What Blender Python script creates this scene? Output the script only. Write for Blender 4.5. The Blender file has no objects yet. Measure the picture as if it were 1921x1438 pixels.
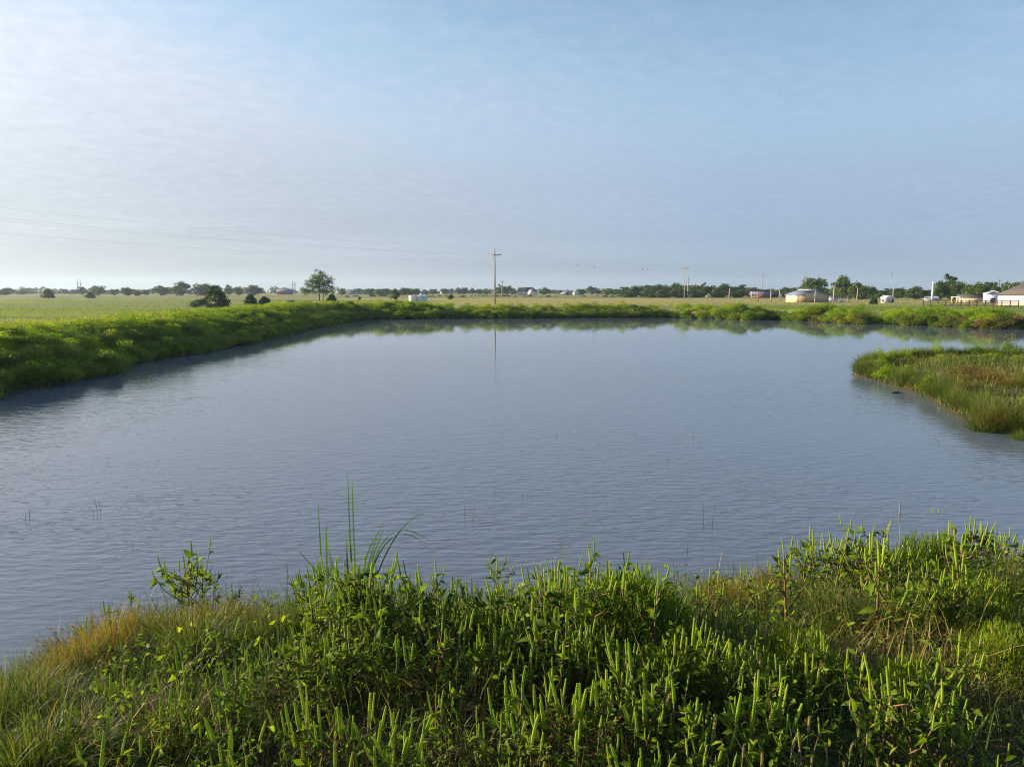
import bpy, math, random
import numpy as np
from mathutils import Vector, Matrix, Quaternion

# ------------------------------------------------------------------ camera, world, sun, exposure
SC = bpy.context.scene
COL = SC.collection
CAM_H = 3.0
FPX = 1332.0                       # focal length in photo pixels (photo 1921 x 1438)
PITCH = math.radians(7.4)
cam_d = bpy.data.cameras.new("camera")
cam_d.sensor_width = 36.0
cam_d.lens = 36.0 * FPX / 1921.0
cam_d.clip_start = 0.05
cam_d.clip_end = 30000.0
cam = bpy.data.objects.new("camera", cam_d)
cam.location = (0, 0, CAM_H)
cam.rotation_euler = (math.pi / 2 - PITCH, 0, 0)
COL.objects.link(cam)
SC.camera = cam

SUN_AZ = math.radians(-74.0)       # left of the view direction
SUN_EL = math.radians(14.0)
SUN_DIR = Vector((math.sin(SUN_AZ) * math.cos(SUN_EL), math.cos(SUN_AZ) * math.cos(SUN_EL), math.sin(SUN_EL)))

W = bpy.data.worlds.new("World")
SC.world = W
W.use_nodes = True
nt = W.node_tree
N, L = nt.nodes, nt.links
bg = N["Background"]
sky = N.new("ShaderNodeTexSky")
sky.sky_type = 'NISHITA'
sky.sun_disc = False
sky.sun_elevation = SUN_EL
sky.sun_rotation = SUN_AZ
sky.altitude = 250.0
sky.air_density = 1.0
sky.dust_density = 0.7
sky.ozone_density = 1.0
bg.inputs["Strength"].default_value = 0.0637


def wn(kind, **kw):
    n = N.new(kind)
    for k, v in kw.items():
        setattr(n, k, v)
    return n


def wmath(op, a, b=None, clamp=False):
    n = wn("ShaderNodeMath", operation=op, use_clamp=clamp)
    for i, v in enumerate((a, b)):
        if v is None:
            continue
        if isinstance(v, (int, float)):
            n.inputs[i].default_value = v
        else:
            L.new(v, n.inputs[i])
    return n.outputs[0]


tc = wn("ShaderNodeTexCoord")
sep = wn("ShaderNodeSeparateXYZ")
L.new(tc.outputs["Generated"], sep.inputs[0])
dz = wmath('MAXIMUM', sep.outputs[2], 0.0)
# thin high cloud sheet: direction projected on a plane at cloud height
den = wmath('ADD', dz, 0.10)
cx = wmath('DIVIDE', sep.outputs[0], den)
cy = wmath('DIVIDE', sep.outputs[1], den)
comb = wn("ShaderNodeCombineXYZ")
L.new(cx, comb.inputs[0]); L.new(cy, comb.inputs[1])
mapn = wn("ShaderNodeMapping")
mapn.inputs["Rotation"].default_value = (0, 0, math.radians(-28))
mapn.inputs["Scale"].default_value = (0.55, 1.0, 1.0)
L.new(comb.outputs[0], mapn.inputs[0])
n1 = wn("ShaderNodeTexNoise"); n1.inputs["Scale"].default_value = 0.55; n1.inputs["Detail"].default_value = 5.0
n1.inputs["Roughness"].default_value = 0.55; n1.inputs["Distortion"].default_value = 0.6
L.new(mapn.outputs[0], n1.inputs[0])
n2 = wn("ShaderNodeTexNoise"); n2.inputs["Scale"].default_value = 11.0; n2.inputs["Detail"].default_value = 4.0
n2.inputs["Roughness"].default_value = 0.6
L.new(comb.outputs[0], n2.inputs[0])
sun_dot = wn("ShaderNodeVectorMath", operation='DOT_PRODUCT')
L.new(tc.outputs["Generated"], sun_dot.inputs[0])
sun_dot.inputs[1].default_value = SUN_DIR
sd = wmath('MAXIMUM', sun_dot.outputs["Value"], 0.0)
# brightness of the thin veil: forward scattering towards the sun
glow = wmath('POWER', sd, 4.0)
veil_val = wmath('ADD', wmath('MULTIPLY', glow, VEIL_GLOW := 2.5), VEIL_BASE := 3.45)
veil_col = wn("ShaderNodeMix", data_type='RGBA')
veil_col.inputs["A"].default_value = (0.69, 0.90, 1.26, 1)
veil_col.inputs["B"].default_value = (1.15, 1.19, 1.24, 1)
L.new(wmath('MULTIPLY', sd, 1.0, True), veil_col.inputs["Factor"])
veil = wn("ShaderNodeVectorMath", operation='SCALE')
veil_val = wmath('MULTIPLY', veil_val, wmath('SUBTRACT', 1.0, wmath('MULTIPLY', wmath('SUBTRACT', 1.0, wmath('MULTIPLY', dz, 4.5), True), 0.30)))   # dimmer through the thick air low down
veil_val = wmath('MULTIPLY', veil_val, wmath('ADD', 1.0, wmath('MULTIPLY', wmath('ADD', wmath('SUBTRACT', n1.outputs["Fac"], 0.5), wmath('MULTIPLY', wmath('SUBTRACT', n2.outputs["Fac"], 0.5), 0.9)), 0.36)))
L.new(veil_col.outputs["Result"], veil.inputs[0]); L.new(veil_val, veil.inputs["Scale"])
cl = wmath('SUBTRACT', n1.outputs["Fac"], 0.5)
fine = wmath('SUBTRACT', n2.outputs["Fac"], 0.5)
low_n = wn("ShaderNodeMapRange", interpolation_type='SMOOTHSTEP')        # the sheet is seen more edge-on, so denser, when lower
low_n.inputs[1].default_value = 0.14; low_n.inputs[2].default_value = 0.42; low_n.inputs[3].default_value = 0.93; low_n.inputs[4].default_value = 0.12
L.new(dz, low_n.inputs[0])
low = low_n.outputs[0]
high = wmath('MULTIPLY', wmath('SUBTRACT', dz, 0.06, True), 7.0, True)
fac = wmath('ADD', wmath('MULTIPLY', wmath('ADD', wmath('MULTIPLY', cl, 1.35), wmath('MULTIPLY', fine, 0.50)), high), wmath('MULTIPLY', low, 1.0), True)
fac = wmath('MINIMUM', wmath('ADD', fac, wmath('MULTIPLY', glow, 0.9)), 0.94)
skymix = wn("ShaderNodeMix", data_type='RGBA')
L.new(fac, skymix.inputs["Factor"])
skyb = wn("ShaderNodeVectorMath", operation='MULTIPLY')
skyb.inputs[1].default_value = (1.13, 1.26, 1.30)            # white balance of the clear blue
L.new(sky.outputs[0], skyb.inputs[0]); L.new(skyb.outputs[0], skymix.inputs["A"])
L.new(veil.outputs[0], skymix.inputs["B"])
L.new(skymix.outputs["Result"], bg.inputs["Color"])

sun_d = bpy.data.lights.new("sun", 'SUN')
sun_d.energy = 5.0
sun_d.angle = math.radians(0.55)
sun_d.color = (1.0, 0.83, 0.60)
sun = bpy.data.objects.new("sun", sun_d)
sun.rotation_euler = SUN_DIR.to_track_quat('Z', 'Y').to_euler()
sun.location = (-40, 20, 30)
COL.objects.link(sun)

SC.view_settings.view_transform = 'Standard'
SC.view_settings.look = 'None'
SC.view_settings.exposure = 1.45
SC.view_settings.gamma = 1.0
SC.view_settings.use_curve_mapping = False
SC.cycles.max_bounces = 6
SC.cycles.transparent_max_bounces = 4
SC.cycles.diffuse_bounces = 3
SC.cycles.glossy_bounces = 3
SC.cycles.transmission_bounces = 4
SC.cycles.volume_bounces = 0
SC.cycles.use_denoising = True
SC.cycles.filter_width = 1.1
SC.cycles.denoising_prefilter = 'NONE'
SC.cycles.use_adaptive_sampling = False
SC.cycles.caustics_reflective = False
SC.cycles.caustics_refractive = False

# ------------------------------------------------------------------ helpers
rng = np.random.default_rng(11)
random.seed(5)
CT, ST = math.cos(PITCH), math.sin(PITCH)


def ray(px, py):
    u, v = (px - 960.5) / FPX, (719.0 - py) / FPX
    d = Vector((u, CT + v * ST, -ST + v * CT))
    return d / d.y                                     # unit forward distance


def on_level(px, py, z=0.0):
    d = ray(px, py)
    t = (z - CAM_H) / d.z
    return (d.x * t, t)


def at_dist(px, y):
    """world x of pixel column px for a level sight at distance y (near the horizon line)"""
    return ray(px, 560).x * y


def z_at(py, y, px=960):
    return CAM_H + ray(px, py).z * y


def smooth(a, b, x):
    t = np.clip((x - a) / (b - a), 0, 1)
    return t * t * (3 - 2 * t)


def fbm(x, y, scale, seed, octaves=4):
    r = np.random.default_rng(seed)
    out = np.zeros_like(np.asarray(x, float))
    amp, tot = 1.0, 0.0
    for o in range(octaves):
        for k in range(3):
            a = r.uniform(0, 2 * math.pi)
            f = scale * (2 ** o) * r.uniform(0.8, 1.25)
            out = out + amp / 3 * np.sin((x * math.cos(a) + y * math.sin(a)) * f + r.uniform(0, 6.28)
                                         + 0.8 * np.sin((x * math.sin(a) - y * math.cos(a)) * f * 0.6 + r.uniform(0, 6.28)))
        tot += amp
        amp *= 0.55
    return out / tot


# ---- pond outline, traced as ground points at water level
near = [(-60, 1325), (60, 1275), (110, 1240), (220, 1195), (400, 1160), (490, 1168), (560, 1170), (700, 1140), (900, 1152), (1000, 1140),
        (1100, 1120), (1250, 1128), (1310, 1120), (1450, 1100), (1600, 1092), (1750, 1072), (1921, 1075), (2050, 1080)]
pen = [(1921, 815), (1842, 806), (1780, 772), (1730, 742), (1690, 730), (1640, 714), (1603, 704), (1606, 694), (1635, 687), (1690, 680), (1760, 677),
       (1850, 675), (1950, 675)]
farsh = [(2020, 622), (1921, 616), (1860, 617), (1800, 614), (1750, 611), (1690, 609), (1640, 606), (1600, 607), (1540, 603), (1500, 602), (1450, 599),
         (1400, 600), (1320, 597), (1250, 595), (1100, 596), (1000, 596.5), (930, 597), (860, 596.5), (800, 598), (700, 598), (650, 601), (600, 611), (550, 622),
         (500, 634), (450, 646), (400, 655), (350, 665), (300, 673), (250, 681), (213, 689), (195, 703), (100, 722), (40, 732), (0, 737), (-60, 757)]
POND = [(-15.5, 2.6), (-9.0, 3.2)] + [on_level(*p) for p in near] + [(10.5, 8.8), (14.5, 11.5), (15.5, 14.2)] + [on_level(*p) for p in pen] + \
       [(27.0, 30.5), (46.0, 34.0), (58.0, 44.0)] + [on_level(*p) for p in farsh] + [(-17.0, 16.0), (-16.4, 9.0)]
POND = np.array(POND)
# subdivide and roughen the outline a little
pts = []
for i in range(len(POND)):
    a, b = POND[i], POND[(i + 1) % len(POND)]
    n = max(1, int(np.linalg.norm(b - a) / 2.2))
    for k in range(n):
        pts.append(a + (b - a) * k / n)
POND = np.array(pts)
POND = POND + 0.10 * np.stack([fbm(POND[:, 0], POND[:, 1], 2.1, 3), fbm(POND[:, 0], POND[:, 1], 2.3, 4)], 1)


def pond_sd(x, y):
    """signed distance to the pond outline, positive on land"""
    x, y = np.asarray(x, float).ravel(), np.asarray(y, float).ravel()
    out = np.empty_like(x)
    A, B = POND, np.roll(POND, -1, 0)
    E = B - A
    L2 = (E ** 2).sum(1)
    for s in range(0, len(x), 20000):
        P = np.stack([x[s:s + 20000], y[s:s + 20000]], 1)[:, None, :]
        t = np.clip(((P - A) * E).sum(2) / L2, 0, 1)
        d = np.sqrt((((A + t[..., None] * E) - P) ** 2).sum(2)).min(1)
        cond = ((A[:, 1] > P[..., 1]) != (B[:, 1] > P[..., 1])) & \
               (P[..., 0] < (B[:, 0] - A[:, 0]) * (P[..., 1] - A[:, 1]) / np.where(np.abs(E[:, 1]) < 1e-9, 1e-9, E[:, 1]) + A[:, 0])
        inside = cond.sum(1) % 2 == 1
        out[s:s + 20000] = np.where(inside, -d, d)
    return out


FIELD_Z = 0.66


def gz(x, y, s=None):
    x, y = np.asarray(x, float), np.asarray(y, float)
    shp = x.shape
    x, y = x.ravel(), y.ravel()
    if s is None:
        s = pond_sd(x, y)
    land = FIELD_Z * smooth(-0.15, 2.6, s) + 0.10 * smooth(0, 0.35, s)
    dam = smooth(-8.0, -13.0, x) * smooth(96, 84, y)
    land += dam * 0.62 * np.exp(-((s - 4.3) / 2.3) ** 2)
    farb = smooth(50, 66, y)
    land += farb * 0.20 * np.exp(-((s - 3.0) / 2.0) ** 2)
    penm = smooth(9.0, 11.0, x) * smooth(13, 15, y) * smooth(36, 31, y)
    land -= penm * 0.36 * smooth(0.2, 2.0, s)
    nearm = smooth(11, 8, y) * smooth(12, 8, x)
    land += nearm * (0.10 * smooth(1.0, 3.5, s) + 0.05 * fbm(x, y, 2.6, 8) * smooth(0.1, 0.6, s))
    land += 0.05 * fbm(x, y, 0.55, 9) * smooth(0.3, 1.5, s) * smooth(400, 60, np.abs(y))
    pond = -0.55 * smooth(0, 1.6, -s)
    return np.where(s > 0, land, pond).reshape(shp)


def g1(x, y):
    return float(gz(np.array([x]), np.array([y]))[0])


def hit(px, py, h=0.0, y0=1.6, y1=420.0):
    """ground point below the spot where a plant of height h shows its top at the pixel"""
    d = ray(px, py)
    ys = np.geomspace(y0, y1, 500)
    f = CAM_H + d.z * ys - (gz(d.x * ys, ys) + h)
    k = np.where(f < 0)[0]
    k = k[0] if len(k) else len(ys) - 1
    y = ys[k]
    return d.x * y, y, g1(d.x * y, y)


# ---- meshes
class MB:
    def __init__(s):
        s.v, s.f, s.t, s.n = [], [], [], 0

    def add(s, v, f, tint=0.5):
        v = np.asarray(v, float).reshape(-1, 3)
        f = np.asarray(f, int).reshape(-1, 3)
        s.v.append(v); s.f.append(f + s.n)
        t = np.asarray(tint, float)
        s.t.append(np.full(len(v), float(t)) if t.ndim == 0 else t.ravel())
        s.n += len(v)
        return s

    def quad(s, a, b, c, d, tint=0.5):
        return s.add([a, b, c, d], [(0, 1, 2), (0, 2, 3)], tint)

    def box(s, x0, y0, z0, x1, y1, z1, M=None, tint=0.5):
        v = np.array([(x, y, z) for x in (x0, x1) for y in (y0, y1) for z in (z0, z1)], float)
        f = [(0, 1, 3), (0, 3, 2), (4, 6, 7), (4, 7, 5), (0, 4, 5), (0, 5, 1), (2, 3, 7), (2, 7, 6), (0, 2, 6), (0, 6, 4), (1, 5, 7), (1, 7, 3)]
        if M is not None:
            v = np.array([M @ Vector(p) for p in v])
        return s.add(v, f, tint)

    def tube(s, P, r, sides=5, tint=0.5, cap=True):
        P = np.asarray(P, float)
        r = np.full(len(P), r) if np.ndim(r) == 0 else np.asarray(r, float)
        T = np.gradient(P, axis=0)
        T /= np.linalg.norm(T, axis=1)[:, None] + 1e-12
        ref = np.array([0.31, 0.95, 0.02]) if abs(T[0][2]) > 0.7 else np.array([0.05, 0.02, 1.0])
        a = np.cross(T, ref); a /= np.linalg.norm(a, axis=1)[:, None] + 1e-12
        b = np.cross(T, a)
        ang = np.arange(sides) / sides * 2 * math.pi
        V = P[:, None] + r[:, None, None] * (np.cos(ang)[None, :, None] * a[:, None] + np.sin(ang)[None, :, None] * b[:, None])
        V = V.reshape(-1, 3)
        F = []
        for i in range(len(P) - 1):
            for k in range(sides):
                p, q = i * sides + k, i * sides + (k + 1) % sides
                F += [(p, q, q + sides), (p, q + sides, p + sides)]
        if cap:
            for k in range(1, sides - 1):
                F.append((0, k + 1, k))
                o = (len(P) - 1) * sides
                F.append((o, o + k, o + k + 1))
        return s.add(V, F, tint)

    def mesh(s, name, mat, smoothed=False):
        me = bpy.data.meshes.new(name)
        V = np.concatenate(s.v).astype(np.float32)
        F = np.concatenate(s.f).astype(np.int32)
        T = np.concatenate(s.t).astype(np.float32)
        me.vertices.add(len(V)); me.vertices.foreach_set("co", V.ravel())
        me.loops.add(len(F) * 3); me.loops.foreach_set("vertex_index", F.ravel())
        me.polygons.add(len(F)); me.polygons.foreach_set("loop_start", np.arange(len(F), dtype=np.int32) * 3)
        if smoothed:
            me.polygons.foreach_set("use_smooth", np.ones(len(F), bool))
        at = me.attributes.new("tint", 'FLOAT', 'POINT')
        at.data.foreach_set("value", T)
        me.update(calc_edges=True)
        if mat is not None:
            me.materials.append(mat)
        return me


def link(name, data, parent=None, loc=None, mat4=None):
    o = bpy.data.objects.new(name, data)
    COL.objects.link(o)
    if parent is not None:
        o.parent = parent
    if mat4 is not None:
        o.matrix_local = mat4
    elif loc is not None:
        o.location = loc
    return o


def tag(o, label=None, cat=None, group=None, kind=None):
    if label: o["label"] = label
    if cat: o["category"] = cat
    if group: o["group"] = group
    if kind: o["kind"] = kind
    return o


def empty(name, loc, rz=0.0, scale=None):
    o = bpy.data.objects.new(name, None)
    o.empty_display_size = 0.1
    o.location = loc
    o.rotation_euler = (0, 0, rz)
    if scale is not None:
        o.scale = scale if hasattr(scale, "__len__") else (scale,) * 3
    COL.objects.link(o)
    return o


CHILD = {}


def kids(o):
    return CHILD.get(o.name, [])


def part(name, mb, mat, parent, smoothed=False, loc=None, mat4=None):
    me = mb if isinstance(mb, bpy.types.Mesh) else mb.mesh(name, mat, smoothed)
    o = link(name, me, parent, loc, mat4)
    CHILD.setdefault(parent.name, []).append(o)
    return o


def copy_tree(o, parent=None):
    c = o.copy()
    COL.objects.link(c)
    if parent is not None:
        c.parent = parent
    for ch in kids(o):
        d = copy_tree(ch, c)
        CHILD.setdefault(c.name, []).append(d)
    return c


ORD = ("first second third fourth fifth sixth seventh eighth ninth tenth eleventh twelfth thirteenth fourteenth fifteenth sixteenth seventeenth eighteenth "
       "nineteenth twentieth").split()
TENS = {2: "twenty", 3: "thirty", 4: "forty", 5: "fifty", 6: "sixty", 7: "seventy", 8: "eighty", 9: "ninety"}


def ordinal(k):
    if k <= 20: return ORD[k - 1]
    t, u = divmod(k, 10)
    pre = "hundred and " if k > 100 else ""
    if k == 100: return "hundredth"
    if k > 100: return pre + ordinal(k - 100)
    return (TENS[t][:-1] + "ieth") if u == 0 else TENS[t] + "-" + ORD[u - 1]


def number_from_left(objs, text):
    """give look-alikes their own label by their order across the picture"""
    objs = sorted(objs, key=lambda o: o.location.x / max(o.location.y, 0.5))
    for i, o in enumerate(objs):
        o["label"] = text.format(ordinal(i + 1))


# ---- materials
def mat(name):
    m = bpy.data.materials.new(name)
    m.use_nodes = True
    return m, m.node_tree.nodes, m.node_tree.links, m.node_tree.nodes["Principled BSDF"]


def ramp(nodes, stops):
    r = nodes.new("ShaderNodeValToRGB")
    e = r.color_ramp.elements
    while len(e) < len(stops):
        e.new(0.5)
    for i, (p, c) in enumerate(stops):
        e[i].position = p
        e[i].color = (*c, 1)
    return r


def leaf_mat(name, stops, trans=0.4, rough=0.55, noise=0.0, nscale=1.0, obj_rand=0.0, spec=0.25, tcol=(1.25, 1.25, 0.5)):
    m, n, l, p = mat(name)
    at = n.new("ShaderNodeAttribute"); at.attribute_name = "tint"
    val = at.outputs["Fac"]

    def addm(v, src, amt):
        a = n.new("ShaderNodeMath"); a.operation = 'MULTIPLY_ADD'
        l.new(src, a.inputs[0]); a.inputs[1].default_value = amt; l.new(v, a.inputs[2])
        b = n.new("ShaderNodeMath"); b.operation = 'SUBTRACT'
        l.new(a.outputs[0], b.inputs[0]); b.inputs[1].default_value = amt / 2
        return b.outputs[0]
    if noise:
        g = n.new("ShaderNodeNewGeometry")
        t = n.new("ShaderNodeTexNoise"); t.inputs["Scale"].default_value = nscale; t.inputs["Detail"].default_value = 3
        l.new(g.outputs["Position"], t.inputs["Vector"])
        val = addm(val, t.outputs["Fac"], noise)
    if obj_rand:
        oi = n.new("ShaderNodeObjectInfo")
        val = addm(val, oi.outputs["Random"], obj_rand)
    r = ramp(n, stops)
    l.new(val, r.inputs[0])
    l.new(r.outputs[0], p.inputs["Base Color"])
    p.inputs["Roughness"].default_value = rough
    p.inputs["Specular IOR Level"].default_value = spec
    tr = n.new("ShaderNodeBsdfTranslucent")
    mul = n.new("ShaderNodeMix"); mul.data_type = 'RGBA'; mul.blend_type = 'MULTIPLY'; mul.inputs["Factor"].default_value = 1
    mul.inputs["B"].default_value = (*tcol, 1)
    l.new(r.outputs[0], mul.inputs["A"]); l.new(mul.outputs["Result"], tr.inputs["Color"])
    mx = n.new("ShaderNodeMixShader"); mx.inputs[0].default_value = trans
    l.new(p.outputs[0], mx.inputs[1]); l.new(tr.outputs[0], mx.inputs[2])
    l.new(mx.outputs[0], n["Material Output"].inputs["Surface"])
    return m


def plain_mat(name, col, rough=0.7, metal=0.0, var=0.15, scale=3.0, spec=0.3, stretch=(1, 1, 1), bump=0.0):
    m, n, l, p = mat(name)
    tcn = n.new("ShaderNodeTexCoord")
    mp = n.new("ShaderNodeMapping"); mp.inputs["Scale"].default_value = stretch
    l.new(tcn.outputs["Object"], mp.inputs[0])
    t = n.new("ShaderNodeTexNoise"); t.inputs["Scale"].default_value = scale; t.inputs["Detail"].default_value = 6
    t.inputs["Roughness"].default_value = 0.65
    l.new(mp.outputs[0], t.inputs["Vector"])
    r = ramp(n, [(0.3, tuple(c * (1 - var) for c in col)), (0.7, tuple(min(1, c * (1 + var)) for c in col))])
    l.new(t.outputs["Fac"], r.inputs[0]); l.new(r.outputs[0], p.inputs["Base Color"])
    p.inputs["Roughness"].default_value = rough
    p.inputs["Metallic"].default_value = metal
    p.inputs["Specular IOR Level"].default_value = spec
    if bump:
        b = n.new("ShaderNodeBump"); b.inputs["Strength"].default_value = bump; b.inputs["Distance"].default_value = 0.02
        l.new(t.outputs["Fac"], b.inputs["Height"]); l.new(b.outputs[0], p.inputs["Normal"])
    return m


def blades(base, h, az, lean, w, tint, droop=None, seg=3):
    """n tapering grass blades; returns v, f, tint arrays"""
    n = len(base)
    h, az, lean, w = (np.broadcast_to(np.asarray(a, float), (n,)) for a in (h, az, lean, w))
    droop = np.zeros(n) if droop is None else np.broadcast_to(np.asarray(droop, float), (n,))
    tint = np.broadcast_to(np.asarray(tint, float), (n,))
    fa = az + rng.uniform(-1.2, 1.2, n) + math.pi / 2
    side = np.stack([np.cos(fa), np.sin(fa), np.zeros(n)], 1)
    hor = np.stack([np.cos(az), np.sin(az), np.zeros(n)], 1)
    V, T = [], []
    for i in range(seg + 1):
        t = i / seg
        c = base + hor * (h * (np.sin(lean) * (0.35 * t + 0.65 * t * t) + droop * 0.55 * t ** 3))[:, None]
        c = c + np.array([0, 0, 1.0]) * (h * (np.cos(lean) * t - droop * 0.75 * t ** 3))[:, None]
        ww = (w * (1 - t) ** 0.7 * 0.5)[:, None]
        if i < seg:
            V += [c - side * ww, c + side * ww]
            T += [tint, tint]
        else:
            V += [c]; T += [tint]
    k = 2 * seg + 1
    V = np.stack(V, 1).reshape(-1, 3)
    T = np.stack(T, 1).ravel()
    fl = []
    for i in range(seg - 1):
        fl += [(2 * i, 2 * i + 1, 2 * i + 3), (2 * i, 2 * i + 3, 2 * i + 2)]
    fl.append((2 * seg - 2, 2 * seg - 1, 2 * seg))
    F = (np.arange(n)[:, None, None] * k + np.array(fl)[None]).reshape(-1, 3)
    return V, F, T


def leaf_faces(P, size, nrm, tint, aspect=0.6):
    """one bent rhombic leaf face (2 triangles) at each point"""
    n = len(P)
    size = np.broadcast_to(np.asarray(size, float), (n,))
    nrm = nrm / (np.linalg.norm(nrm, axis=1)[:, None] + 1e-9)
    a = rng.normal(size=(n, 3)); a -= (a * nrm).sum(1)[:, None] * nrm
    a /= np.linalg.norm(a, axis=1)[:, None] + 1e-9
    b = np.cross(nrm, a)
    s = size[:, None]
    V = np.stack([P - a * s * .5, P + b * s * .5 * aspect + nrm * s * .1, P + a * s * .5, P - b * s * .5 * aspect + nrm * s * .1], 1).reshape(-1, 3)
    F = (np.arange(n)[:, None, None] * 4 + np.array([(0, 1, 2), (0, 2, 3)])[None]).reshape(-1, 3)
    T = np.repeat(np.broadcast_to(np.asarray(tint, float), (n,)), 4)
    return V, F, T

# ------------------------------------------------------------------ materials of the place
M_FG = leaf_mat("grass_blades", [(0.0, (0.018, 0.042, 0.007)), (0.3, (0.045, 0.085, 0.012)), (0.58, (0.12, 0.165, 0.026)), (0.8, (0.22, 0.15, 0.045)), (1.0, (0.36, 0.25, 0.11))], 0.36)
M_WEED = leaf_mat("weed_leaves", [(0.0, (0.025, 0.065, 0.009)), (0.45, (0.13, 0.20, 0.016)), (1.0, (0.27, 0.32, 0.025))], 0.52, obj_rand=0.4, rough=0.6, spec=0.12)
M_SPIKE = leaf_mat("flower_spikes", [(0.0, (0.15, 0.25, 0.02)), (0.5, (0.27, 0.37, 0.03)), (1.0, (0.42, 0.46, 0.07))], 0.45, obj_rand=0.5, rough=0.7)
M_STEM = leaf_mat("weed_stems", [(0.0, (0.10, 0.13, 0.03)), (0.5, (0.17, 0.10, 0.05)), (1.0, (0.19, 0.08, 0.06))], 0.1, obj_rand=0.6)
M_BROOM = leaf_mat("broomweed", [(0.0, (0.05, 0.10, 0.006)), (0.5, (0.13, 0.20, 0.010)), (1.0, (0.25, 0.29, 0.02))], 0.45, obj_rand=0.3)
M_BLOOM = leaf_mat("yellow_buds", [(0.0, (0.35, 0.32, 0.03)), (1.0, (0.55, 0.48, 0.06))], 0.4)
M_BANKLIT = leaf_mat("lit_bank_leaves", [(0.0, (0.09, 0.17, 0.012)), (0.5, (0.22, 0.33, 0.015)), (1.0, (0.35, 0.41, 0.025))], 0.55, noise=0.4, nscale=0.4, obj_rand=0.4)  # lighter copy of the bank leaves: sunlit crest tone put into the colour
M_DRY = leaf_mat("dry_grass", [(0.0, (0.16, 0.11, 0.04)), (0.5, (0.30, 0.21, 0.09)), (1.0, (0.46, 0.36, 0.20))], 0.35)
M_RUST = leaf_mat("orange_grass", [(0.0, (0.045, 0.10, 0.012)), (0.38, (0.12, 0.125, 0.02)), (0.75, (0.20, 0.115, 0.022)), (1.0, (0.30, 0.18, 0.06))], 0.45)
M_BANK = leaf_mat("bank_leaves", [(0.0, (0.035, 0.085, 0.009)), (0.45, (0.11, 0.20, 0.014)), (0.75, (0.20, 0.29, 0.018)), (1.0, (0.30, 0.26, 0.07))], 0.55, noise=0.5, nscale=0.35, obj_rand=0.35)
M_BANKR = leaf_mat("dry_bank_leaves", [(0.0, (0.05, 0.10, 0.010)), (0.5, (0.12, 0.13, 0.02)), (1.0, (0.22, 0.13, 0.06))], 0.4, noise=0.7, nscale=0.8, obj_rand=0.4)
M_TREE = leaf_mat("tree_leaves", [(0.0, (0.025, 0.060, 0.012)), (0.5, (0.058, 0.105, 0.017)), (1.0, (0.11, 0.155, 0.025))], 0.35, obj_rand=0.5)
M_CEDAR = leaf_mat("cedar_needles", [(0.0, (0.018, 0.045, 0.012)), (0.5, (0.035, 0.075, 0.016)), (1.0, (0.06, 0.10, 0.02))], 0.25, obj_rand=0.2)
M_REDLEAF = leaf_mat("reddish_leaves", [(0.0, (0.07, 0.035, 0.02)), (1.0, (0.16, 0.07, 0.04))], 0.3)
M_BARK = plain_mat("bark", (0.085, 0.068, 0.052), 0.9, var=0.35, scale=8)
M_POLE = plain_mat("pole_wood", (0.33, 0.29, 0.26), 0.85, var=0.25, scale=2.0, stretch=(6, 6, 0.5))
M_POLED = plain_mat("dark_pole_wood", (0.20, 0.155, 0.125), 0.85, var=0.25, scale=2.0, stretch=(6, 6, 0.5))
M_CERAM = plain_mat("insulator_glaze", (0.09, 0.06, 0.05), 0.3)
M_WIRE = plain_mat("wire_metal", (0.30, 0.30, 0.31), 0.5, 0.6)
M_TWIG = plain_mat("dead_twig", (0.055, 0.045, 0.04), 0.9)

# ------------------------------------------------------------------ ground
def axis(parts):
    out = []
    for a, b, st in parts:
        out += list(np.arange(a, b, st))
    return out


xr = axis([(0, 9, .22), (9, 26, .4), (26, 62, 1.2)]) + list(62 * 1.16 ** np.arange(0, 33))
xs = np.array(sorted(set([-v for v in xr if v > 0] + xr)))
ys = np.array([-400, -120, -40, -12, -4] + axis([(-1, 10, .22), (10, 38, .4), (38, 100, .9)]) + list(100 * 1.10 ** np.arange(0, 46)))
X, Y = np.meshgrid(xs, ys)
Z = gz(X, Y)
nx, ny = len(xs), len(ys)
idx = np.arange(nx * ny).reshape(ny, nx)
a, b, c, d = idx[:-1, :-1].ravel(), idx[:-1, 1:].ravel(), idx[1:, 1:].ravel(), idx[1:, :-1].ravel()
gm = MB().add(np.stack([X.ravel(), Y.ravel(), Z.ravel()], 1), np.concatenate([np.stack([a, b, c], 1), np.stack([a, c, d], 1)]))

m, n, l, p = mat("meadow_ground")
geo = n.new("ShaderNodeNewGeometry")
sp = n.new("ShaderNodeSeparateXYZ"); l.new(geo.outputs["Position"], sp.inputs[0])


def tex(scale, sx, sy, detail=5, rough=0.6, rot=0.0):
    mp = n.new("ShaderNodeMapping"); mp.inputs["Scale"].default_value = (sx, sy, 0.4)
    mp.inputs["Rotation"].default_value = (0, 0, rot)
    l.new(geo.outputs["Position"], mp.inputs[0])
    t = n.new("ShaderNodeTexNoise"); t.inputs["Scale"].default_value = scale; t.inputs["Detail"].default_value = detail
    t.inputs["Roughness"].default_value = rough
    l.new(mp.outputs[0], t.inputs["Vector"])
    return t.outputs["Fac"]


def mixc(fac_, A, B):
    x = n.new("ShaderNodeMix"); x.data_type = 'RGBA'
    for s_, v_ in (("Factor", fac_), ("A", A), ("B", B)):
        if isinstance(v_, tuple): x.inputs[s_].default_value = (*v_, 1)
        else: l.new(v_, x.inputs[s_])
    return x.outputs["Result"]


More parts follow.
